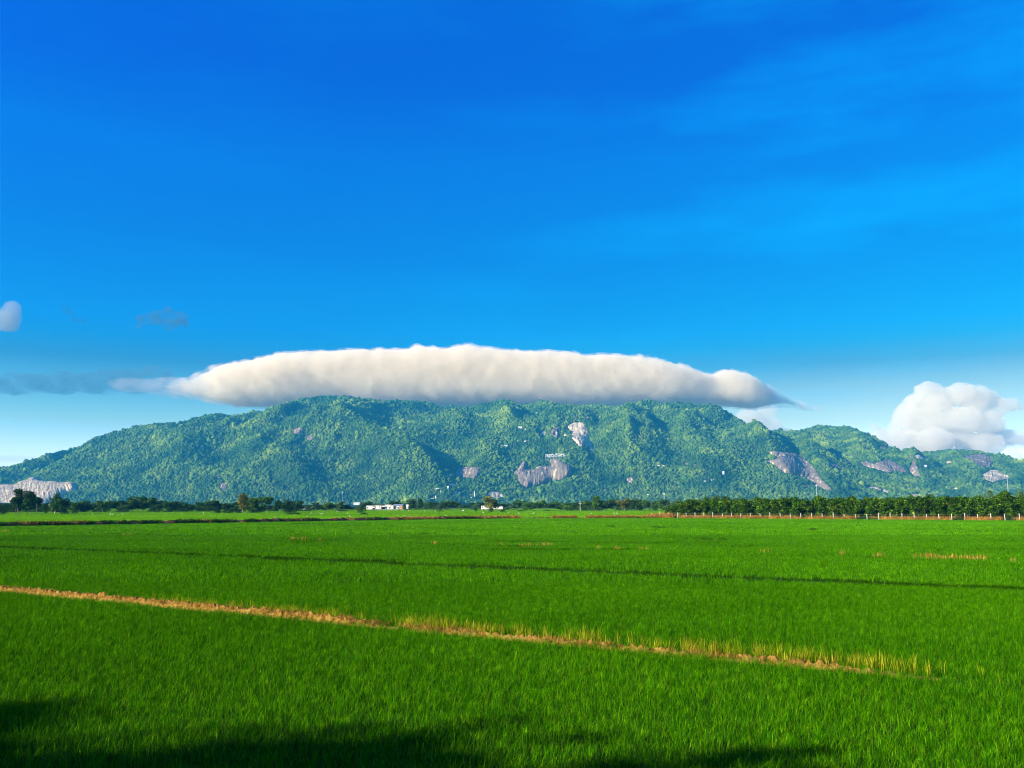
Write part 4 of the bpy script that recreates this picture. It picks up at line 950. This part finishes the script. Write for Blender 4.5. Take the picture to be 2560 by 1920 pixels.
small_house(1098, 1251, 20, 9, 'temple', 'large white temple hall at the foot of the mountain', D=3400.0, roof='roof_white', gb=False, cat='temple')
small_house(1090, 1251, 4, 12, 'temple_tower', 'square white tower on the left of the temple hall', D=3395.0, roof='roof_white', gb=False, cat='tower')
small_house(1079, 1251, 12, 5.5, 'temple_wing', 'low white wing left of the temple hall', D=3390.0, roof='roof_white', gb=False, cat='temple')
small_house(1181, 1248, 9, 5.5, 'white_house', 'white building at the foot of the slender white spire', D=3400.0, roof='roof_white', gb=False)
x, z = at_y(1186.5, 1246, 3395.0); m = MB(); m.tube([(0,0,-6),(0,0,8),(0,0,20),(0,0,30)], [2.6,2.2,1.6,0.4], 8)
for q_ in (5, 11, 17, 23): m.tube([(0,0,q_),(0,0,q_+1.2)], [3.2,3.2], 8)
so = m.build('spire', M['white']); so.location = (float(x), 3395.0, float(z)); tag(so, 'slender white tiered spire at the foot of the mountain', 'spire')
for (px, py, w_, h_, lab) in [(1122,1190.5,11,5,'white-roofed building just below the violet grey outcrop'),(1120,1220,4,5,'small white building standing alone above the temple village'),(1147,1221,7,4,'white building right above the temple village'),(1094,1226,8,5,'left white house of the pair above the temple'),(1104,1230,7,4,'right white house of the pair above the temple'),(1134,1240,7,4,'white house right of the temple hall'),(1146,1234,9,5,'white cluster house in the village right of the temple'),(1120,1234,4,5,'narrow white house in the village right of the temple'),
                          (1345,1035,11,4,'white roof high on the slope above the tall pale face'),(1300,1070,10,4,'white roof far left of the small cream boulder'),(1299,1104,12,3,'long low white roof left above the hillside letters'),(1316,1104,12,3,'second long low white roof above the hillside letters'),(1261,1117,14,5,'white building left of the hillside letters'),(1645,1166,8,4,'white building on the right-hand slope beside a grey patch'),(1661,1167,14,4,'larger white building on the right-hand slope'),(1807,1186,4,8,'narrow white building midway up the right-hand slope'),(1756,1200,8,4,'left white house of the row low on the right-hand slope'),(1780,1200,7,3,'right white house of the row low on the right-hand slope'),(1762,1204,6,3,'middle white house of the row low on the right-hand slope'),(1620,1239,6,4,'white house at the foot of the slope left of the orchard'),(2311,1167,8,5,'white house below the cream rock shelf')]:
    small_house(px, py, w_, h_, 'hillside_house', lab, None, 'white', 'roof_white', 'slope', 'house', gb=(h_ >= 5))
# ------------------------------------------------------------------ hillside letters
hx_, hy_, hz_2, _ = hit([1387], [1148])
lx, ly, lz = float(hx_[0]), float(hy_[0])-34, float(hz_2[0])+5
lr = empty('hillside_sign', (lx, ly, lz)); tag(lr, 'big white letters reading TRI TON AN GIANG above the dark granite cliff', 'sign')
KM = ly/F
def letter(ch, xc, z0, hh, sx=1.0):
    cu = bpy.data.curves.new('letter', 'FONT'); cu.body = ch; cu.size = hh/0.72; cu.extrude = 0.5; cu.offset = hh*0.022; cu.align_x = 'CENTER'
    to = bpy.data.objects.new('letter', cu); COL.objects.link(to)
    dg = bpy.context.evaluated_depsgraph_get(); dg.update()
    me = bpy.data.meshes.new_from_object(to.evaluated_get(dg)); bpy.data.objects.remove(to)
    me.materials.clear(); me.materials.append(M['white'])
    o = bpy.data.objects.new('letter', me); COL.objects.link(o); o.parent = lr
    o.rotation_euler = (math.pi/2, 0, 0); o.location = (xc, 0, z0); o.scale = (sx, 1, 1)
for ch, px, py in [('T',1364.5,1142.5),('R',1369,1142.8),('Ị',1372.8,1143.3),('T',1376.3,1142.6),('Ô',1380.2,1142.8),('N',1385,1143.2),('A',1388.6,1140.8),('N',1392.2,1141.0),('G',1396.4,1141.2),('I',1399.2,1141.0),('A',1402,1141.0),('N',1406,1141.2),('G',1410.2,1141.3)]:
    letter(ch, (px-1387)*KM, (1148-py)*KM-5, 6.4*KM, 0.84)
m = MB()
for k_ in range(-24, 26, 4): m.box(k_*KM-0.3, k_*KM+0.3, 0.6, 1.2, -14, (1148-1141)*KM)
m.box(-25*KM, 26*KM, 1.2, 1.6, (1148-1142.4)*KM-5.2, (1148-1142.4)*KM-4.4)
m.build('support_frame', M['metal'], lr)

# ================================================================== POLES, MASTS, BIRDS
def mast(px, py, top, D, label, name='radio_mast', cat='mast'):
    x, z0 = at_y(px, py, D); _, z1 = at_y(px, top, D); H = float(z1-z0); r0 = 0.9 if D > 1000 else 0.12
    root = empty(name, (float(x), D, float(z0))); tag(root, label, cat); m = MB()
    if D > 1000:
        for a in range(3):
            c_, s2 = math.cos(a*2.09), math.sin(a*2.09); m.tube([(c_*1.3, s2*1.3, 0), (c_*0.5, s2*0.5, H)], [0.16, 0.12], 4)
        for q_ in range(int(H/3)):
            f = q_*3/H; rr = 1.3-0.8*f
            for a in range(3): m.tube([(math.cos(a*2.09)*rr, math.sin(a*2.09)*rr, q_*3), (math.cos(a*2.09+2.09)*rr*0.95, math.sin(a*2.09+2.09)*rr*0.95, q_*3+3)], 0.08, 3)
        m.build('lattice', M['metal'], root); m = MB()
        for a in range(3):
            c_, s2 = math.cos(a*2.09+.5), math.sin(a*2.09+.5); m.box(c_*1.6-0.35, c_*1.6+0.35, s2*1.6-0.3, s2*1.6+0.3, H-5, H-0.8)
        m.build('antenna', M['white'], root)
    else:
        m.tube([(0, 0, -0.2), (0, 0, H)], [0.17, 0.11], 8); m.build('pole', M['post'], root)
        m = MB(); m.box(-0.9, 0.9, -0.06, 0.06, H*0.72, H*0.72+0.12); m.box(-0.75, 0.75, -0.06, 0.06, H*0.88, H*0.88+0.1); m.build('crossarm', M['post'], root)
        m = MB()
        for q_ in (-0.8, -0.3, 0.3, 0.8): m.tube([(q_, 0, H*0.72+0.12), (q_, 0, H*0.72+0.34)], 0.06, 6)
        m.build('insulator', M['white'], root)
mast(2043, 1256, 1211, 2300.0, 'white telecom mast before the foot of the long sloping slab')
mast(2522, 1250, 1187, 2300.0, 'taller thin telecom mast at the right below the tan rocky slope')
mast(1661, 1256, 1232, 2300.0, 'faint short mast before the mountain left of the orchard')
mast(1450.5, 1278, 1252, 560.0, 'white concrete utility pole with crossarms among the trees', 'utility_pole', 'pole')
mast(855.5, 1262, 1229, 3000.0, 'tiny mast at the mountain foot left of the long white house')
def egret(px, py, hpx, label, group, flip=1):
    x, y = ground(px, py); H = hpx*y/F; s_ = H/0.95
    bm = bmesh.new()
    vs = [(0, 0, .42), (.16, 0, .46), (.26, 0, .58), (.22, 0, .72), (.30, 0, .86), (.40, 0, .87), (.52, 0, .85), (-.20, 0, .38), (-.36, 0, .30), (0.02, .04, .30), (0.04, .04, .0), (0.02, -.04, .30), (0.02, -.04, .0)]
    ed = [(0, 1), (1, 2), (2, 3), (3, 4), (4, 5), (5, 6), (0, 7), (7, 8), (0, 9), (9, 10), (0, 11), (11, 12)]
    rad = [.12, .09, .045, .035, .045, .03, .01, .09, .025, .03, .015, .03, .015]
    me = bpy.data.meshes.new('egret'); me.from_pydata([(v[0]*flip, v[1], v[2]) for v in vs], ed, []); me.update()
    o = bpy.data.objects.new('egret', me); COL.objects.link(o)
    md = o.modifiers.new('skin', 'SKIN')
    for i, r_ in enumerate(rad): me.skin_vertices[0].data[i].radius = (r_, r_)
    me.skin_vertices[0].data[0].use_root = True
    sb = o.modifiers.new('sub', 'SUBSURF'); sb.levels = 1; sb.render_levels = 1
    o.location = (x, y, 0.12); o.scale = (s_, s_, s_); me.materials.append(M['feather'])
    tag(o, label, 'bird', group)
for j, (px, py, hp) in enumerate([(687,1295.5,3),(767,1293.5,3),(843,1281,3),(777,1285,3),(875,1293.5,4),(1011,1293.5,4),(1025,1293,3),(1114,1291.5,3),(1208,1284.5,4),(1270,1285.5,3.5),(1297,1286,4),(1333,1286,4),(1543,1286.5,4),(281,1288.5,4),(455,1287,3),(868,1286,3)]):
    egret(px, py, hp+1, 'tiny white egret standing alone in the far rice', 'egrets dotted over the far rice', 1 if j % 2 else -1)
egret(801, 1287.5, 5, 'left of the close pair of white egrets in the far rice', None, -1); egret(804.5, 1287.5, 5, 'right of the close pair of white egrets in the far rice', None, 1)
egret(1157.5, 1280, 7, 'white egret near the field edge left of the short white house', None, 1)
egret(1477.5, 1287, 5, 'white egret in the rice below the conical tree', None, 1); egret(1536, 1287, 5, 'white egret in the rice below the leaning-trunk tree', None, -1)
for (px, py, h_, lab) in [(1021,1281,4.5,'white marker post at the field edge right of the orange gable'),(1062,1280.5,4,'white marker post below the narrow dark tree'),(1088,1282,4.5,'white marker post below the temple hall'),(305,1288,4,'white marker post below the left belt'),(276,1288,4,'white marker post right of the lone pale-trunked tree'),(231,1287,3,'small white marker post left of the lone pale-trunked tree'),(508,1287,6,'tall white marker post left of the central clump'),(136.5,1285,5,'white marker post under the narrow dark tree')]:
    x, y = ground(px, py); o = post_mb(h_*y/F*1.15).build('marker_post', M['post']); o.location = (x, y, 0); o.scale = (1.6, 1.6, 1); tag(o, lab, 'post')

# ================================================================== CLOUDS
def cloud_mat(name, dens, col=(1, 1, 1), aniso=0.0, absorb=(1, 1, 1), noise_s=None, thr=(0.45, 0.6)):
    m, t, out = newmat(name)
    v = t.nodes.new('ShaderNodeVolumePrincipled')
    v.inputs['Color'].default_value = (*col, 1); v.inputs['Density'].default_value = dens; v.inputs['Anisotropy'].default_value = aniso
    if noise_s:
        c, n = noise_col(t, [(thr[0], (0, 0, 0)), (thr[1], (1, 1, 1))], noise_s[0], 'pos', noise_s[1], detail=5, rough=0.6)
        mm = t.nodes.new('ShaderNodeMath'); mm.operation = 'MULTIPLY'; mm.inputs[1].default_value = dens
        t.links.new(c, mm.inputs[0]); t.links.new(mm.outputs[0], v.inputs['Density'])
    t.links.new(v.outputs[0], out.inputs['Volume'])
    return m
def puff_cloud(name, puffs, vox, mat, disp, label, seed=0, zmin=None):
    """union of puffs (x,y,z,rx,ry,rz) fused into one billowy skin"""
    bm = bmesh.new()
    for (x, y, z, rx, ry, rz) in puffs:
        r = bmesh.ops.create_icosphere(bm, subdivisions=3, radius=1.0)
        for v in r['verts']:
            v.co = Vector((x+v.co.x*rx, y+v.co.y*ry, z+v.co.z*rz))
    org = Vector((np.mean([p[0] for p in puffs]), np.mean([p[1] for p in puffs]), np.mean([p[2] for p in puffs])))
    for v in bm.verts: v.co -= org
    me = bpy.data.meshes.new(name); bm.to_mesh(me); bm.free(); me.materials.append(mat)
    o = bpy.data.objects.new(name, me); COL.objects.link(o)
    rm = o.modifiers.new('fuse', 'REMESH'); rm.mode = 'VOXEL'; rm.voxel_size = vox
    dg = bpy.context.evaluated_depsgraph_get(); ev = o.evaluated_get(dg)
    me2 = bpy.data.meshes.new_from_object(ev); o.modifiers.clear()
    n = len(me2.vertices); co = np.empty(n*3, np.float32); me2.vertices.foreach_get('co', co); co = co.reshape(-1, 3).astype(float)
    nr = np.empty(n*3, np.float32); me2.vertices.foreach_get('normal', nr); nr = nr.reshape(-1, 3)
    dsp = 0
    for (sz, amp) in disp:
        w = fbm(co[:, 0]/sz, co[:, 1]/sz, co[:, 2]/sz, 3, seed+int(sz))
        dsp = dsp+amp*(0.5-np.abs(w)*1.6)
    co = co+nr*dsp[:, None]
    if zmin is not None:
        lo = zmin-org.z
        co[:, 2] = np.where(co[:, 2] < lo+25, lo+np.maximum(co[:, 2]-lo, 0)*0.6+ (12*(0.5+0.5*fbm(co[:, 0]/150, co[:, 1]/150, 0, 3, 4))), co[:, 2])
        co[:, 2] = np.maximum(co[:, 2], lo+1)
    me2.vertices.foreach_set('co', co.astype(np.float32).ravel()); me2.update()
    me2.polygons.foreach_set('use_smooth', [True]*len(me2.polygons))
    o.data = me2; me2.materials.clear(); me2.materials.append(mat); bpy.data.meshes.remove(me)
    o.location = org
    tag(o, label, 'cloud')
    return o
BOXTOP = 652.0
DC = 6150.0
TOP = [(380,955),(450,938),(500,926),(600,908),(700,892),(800,880),(900,874),(1000,872),(1060,868),(1100,874),(1165,866),(1250,876),(1400,880),(1500,887),(1600,895),(1700,917),(1770,938),(1800,926),(1850,932),(1900,957),(1950,985),(2000,1000),(2060,1020),(2085,1030)]
BOT = [(380,978),(450,998),(500,1008),(600,1016),(700,1018),(1000,1018),(1500,1018),(1700,1012),(1800,1012),(1900,1022),(1960,1016),(2000,1026),(2060,1038),(2085,1040)]
pr = random.Random(5)
def lens_cloud(name, px0, px1, D, depth, mat, label, infl=0.0, vox=8.0, parent=None):
    us = np.arange(px0, px1, 4.0); ph = np.linspace(0, 2*math.pi, 120, endpoint=False)
    tz = np.interp(us, [p[0] for p in TOP], [p[1] for p in TOP]); bz = np.interp(us, [p[0] for p in BOT], [p[1] for p in BOT])
    xs, zt = at_y(us, tz, D); _, zb = at_y(us, bz, D)
    ends = np.clip(np.minimum((us-px0)/170.0, (px1-us)/110.0), 0, 1)**0.75
    zc = (zt+zb)/2; hz_ = (zt-zb)/2*ends
    U, P = np.meshgrid(np.arange(len(us)), ph, indexing='ij')
    c_, s_ = np.cos(P), np.sin(P)
    ex = 0.66
    cx = np.sign(c_)*np.abs(c_)**ex; sz = np.sign(s_)*np.abs(s_)**ex
    HZ_ = hz_[U]; DY = depth*np.clip(HZ_/150.0, 0.15, 1)
    X = xs[U]+0*P; Y = D+cx*DY; Z = zc[U]+sz*HZ_
    n1 = fbm(X/260, Y/260, Z/260, 3, 5); n2 = 0.5-np.abs(fbm(X/75, Y/120, Z/110, 3, 15)); n3 = 0.5-np.abs(fbm(X/26, Y/60, Z/40, 2, 25))
    up = np.clip(sz, 0, 1)
    amp = np.clip(HZ_/90, 0.1, 1)
    dd = infl-amp*(8+22*up)+amp*((12+8*up)*n1+(6+26*up)*n2+(2+13*up)*n3)
    for bx_, bw_, bh_ in ((1045, 14, 16), (1168, 16, 18), (1090, 10, 8), (1815, 30, 14), (960, 20, 7), (700, 30, 8)): dd = dd+bh_*up**3*np.exp(-((us[U]-bx_)/bw_)**2)
    Y = Y+cx*dd; Z = Z+sz*dd; X = X+n2*4
    Z = np.maximum(Z, BOXTOP+1.0+2.0*(1+n1))
    n = len(ph); vid = np.arange(U.size).reshape(U.shape)
    A = vid[:-1, :]; B = vid[1:, :]
    Q = np.stack([A, B, np.roll(B, -1, 1), np.roll(A, -1, 1)], -1).reshape(-1, 4)
    V = np.stack([X, Y, Z], -1).reshape(-1, 3); cs = len(V)
    V = np.vstack([V, V[:n].mean(0), V[-n:].mean(0)])
    T1 = [(vid[0, (i+1) % n], cs, vid[0, i], vid[0, i]) for i in range(n)]
    org = V.mean(0); fs = [tuple(q_) for q_ in Q.tolist()]+[(int(vid[0, i]), int(vid[0, (i+1) % n]), cs) for i in range(n)]+[(int(vid[-1, (i+1) % n]), int(vid[-1, i]), cs+1) for i in range(n)]
    me = bpy.data.meshes.new(name); me.from_pydata((V-org).tolist(), [], fs); me.update()
    bm = bmesh.new(); bm.from_mesh(me)
    if bm.calc_volume(signed=True) < 0: bmesh.ops.reverse_faces(bm, faces=bm.faces)
    bm.to_mesh(me); bm.free()
    o = bpy.data.objects.new(name, me); COL.objects.link(o)
    rm = o.modifiers.new('fuse', 'REMESH'); rm.mode = 'VOXEL'; rm.voxel_size = vox
    me2 = bpy.data.meshes.new_from_object(o.evaluated_get(bpy.context.evaluated_depsgraph_get())); o.modifiers.clear(); o.data = me2; bpy.data.meshes.remove(me)
    me2.polygons.foreach_set('use_smooth', [True]*len(me2.polygons)); me2.materials.clear(); me2.materials.append(mat)
    o.location = org
    if parent: o.parent = parent; o.location = org-parent.location
    else: tag(o, label, 'cloud')
    return o
capc = lens_cloud('cap_cloud', 410, 2000, DC, 330.0, cloud_mat('cap_cloud_vapour', 0.010, (0.974, 0.905, 0.73)), 'long cream cap cloud lying along the mountain top')
lens_cloud('mist_fringe', 380, 2050, DC, 330.0, cloud_mat('mist_fringe_vapour', 0.007, (0.970, 0.915, 0.78), noise_s=(0.011, (1.1, 0.7, 0.9)), thr=(0.46, 0.62)), None, 13.0, 11.0, capc)

def cloud_from_px(name, items, D, vox, mat, disp, label, seed=0, zmin=None, dep=1.0):
    ps = []
    for (px, py, rx, ry) in items:
        Dd = D+pr.uniform(-0.5, 0.5)*rx*D/F
        x, z = at_y(px, py, Dd); ps.append((x, Dd, z, rx*Dd/F, rx*Dd/F*dep, ry*Dd/F))
    return puff_cloud(name, ps, vox, mat, disp, label, seed, zmin)
cum = cloud_mat('cumulus_vapour', 0.0034, (0.988, 0.940, 0.80))
its = [(2305,980,22,20),(2285,1000,28,24),(2325,985,26,22),(2275,1030,34,26),(2320,1020,45,34),(2370,1000,30,24),(2405,985,26,20),(2440,985,28,20),(2465,1005,30,20),(2425,1010,36,24),(2490,1005,26,14),(2520,1008,26,9),(2240,1065,18,14),(2262,1055,26,18),(2300,1070,48,30),(2350,1055,46,30),(2400,1050,46,28),(2450,1060,46,28),(2490,1062,24,18),(2210,1078,14,10),(2185,1068,10,8),(2530,1020,30,10),(2500,1085,40,18),(2545,1100,40,16),(2480,1040,34,14),(2250,1095,40,18),(2320,1105,60,28),(2400,1100,60,28),(2450,1110,50,24),(2200,1100,24,14),(2340,1135,60,26),(2240,1125,40,18)]
cloud_from_px('cumulus_cloud', its, 17000, 45, cum, [(600, 110), (260, 90), (120, 45)], 'large billowing cream cumulus rising behind the right-hand hill', 2)
its = [(1870,1045,30,24),(1915,1030,24,16),(1935,1025,14,12),(1895,1060,34,24),(1930,1065,26,20),(1960,1085,24,16)]
cloud_from_px('cumulus_cloud', its, 15000, 50, cum, [(400, 70), (180, 30)], 'small white cumulus peeping over the saddle below the cap cloud', 6)
its = [(2530,1130,16,16),(2545,1150,24,18),(2510,1155,18,12),(2570,1160,30,20),(2535,1175,40,14),(2480,1150,14,8)]
cloud_from_px('cumulus_cloud', its, 16000, 50, cum, [(400, 60), (180, 30)], 'small cream cumulus at the right edge above the shoulder', 8)
thin = cloud_mat('small_cloud_vapour', 0.009, (0.50, 0.56, 0.58))
its = [(15,795,24,28),(30,770,20,18),(35,800,18,22),(20,815,26,14),(25,785,24,22),(0,800,30,24)]
cloud_from_px('small_cloud', its, 5200, 12, thin, [(120, 14), (50, 6)], 'small rounded grey cloud at the left edge of the sky', 9)
wisp = cloud_mat('wisp_vapour', 0.020, (0.10, 0.22, 0.32), noise_s=(0.012, (1, 1, 1.2)), thr=(0.46, 0.66))
its = [(360,800,22,10),(375,785,18,9),(400,790,24,12),(425,805,24,16),(440,795,20,18),(455,800,22,18),(350,815,12,8),(430,815,22,14),(420,775,12,8),(395,805,20,10)]
cloud_from_px('wisp_cloud', its, 5400, 12, wisp, [(120, 14), (50, 6)], 'ragged dark wisp of cloud with a pale grey core', 10)
wisp2 = cloud_mat('wisp_vapour_thin', 0.020, (0.04, 0.16, 0.28), noise_s=(0.012, (1, 1, 1.2)), thr=(0.46, 0.7))
its = [(160,768,14,6),(175,782,14,8),(192,797,14,8),(205,800,10,6),(215,805,9,4)]
cloud_from_px('wisp_cloud', its, 5400, 12, wisp2, [(120, 8), (50, 4)], 'faint dark blue streak of cloud between the rounded cloud and the ragged wisp', 12)
tail = cloud_mat('tail_vapour', 0.0042, (0.12, 0.28, 0.38), noise_s=(0.011, (1, 0.8, 1.3)), thr=(0.40, 0.62))
its = [(x, 962-0.03*x+5*math.sin(x*0.06), 34, 13+9*(x/400)+6*abs(math.sin(x*0.035))) for x in range(-40, 400, 14)]
cloud_from_px('tail_cloud', its, 6300, 16, tail, [(160, 22), (60, 10)], 'thin blue grey tail trailing left from the cap cloud', 14, zmin=BOXTOP+2, dep=3.0)
taper = cloud_mat('taper_vapour', 0.0034, (0.62, 0.68, 0.70), noise_s=(0.010, (1, 0.8, 1.2)), thr=(0.40, 0.62))
its = [(x, 964+0.04*(x-300), 30, 13+0.075*(x-300)) for x in range(315, 540, 12)]
cloud_from_px('taper_cloud', its, 6050, 16, taper, [(160, 18), (60, 9)], 'soft fading left end of the cap cloud', 15, zmin=BOXTOP+2, dep=3.0)
its = [(2010,1022,30,9),(2040,1024,26,10),(2060,1028,18,7),(1990,1018,20,8)]
cloud_from_px('tail_cloud', its, 6100, 16, taper, [(100, 10), (50, 5)], 'small mauve scrap of cloud trailing off the right end of the cap cloud', 16, zmin=BOXTOP+2)
bank = cloud_mat('bank_vapour', 0.00022, (0.75, 0.8, 0.86))
its = [(x, 1146+2*math.sin(x*0.1), 60, 5+2*math.sin(x*0.07)) for x in range(-60, 90, 20)]
cloud_from_px('cloud_bank', its, 30000, 60, bank, [(600, 40)], 'low flat grey blue cloud bank at the left horizon', 17)

# ================================================================== HAZE
hz = MB(); hz.box(-5000, 5000, -70, 6950, -1.0, BOXTOP-2)
hm, t, out = newmat('haze_air'); v = t.nodes.new('ShaderNodeVolumePrincipled')
v.inputs['Color'].default_value = (0.035, 0.50, 1.0, 1); v.inputs['Density'].default_value = 7.2e-5; v.inputs['Anisotropy'].default_value = 0.0
t.links.new(v.outputs[0], out.inputs['Volume'])
ho = hz.build('haze', hm); tag(ho, 'blue morning haze thickening towards the mountain', 'haze', kind='stuff')
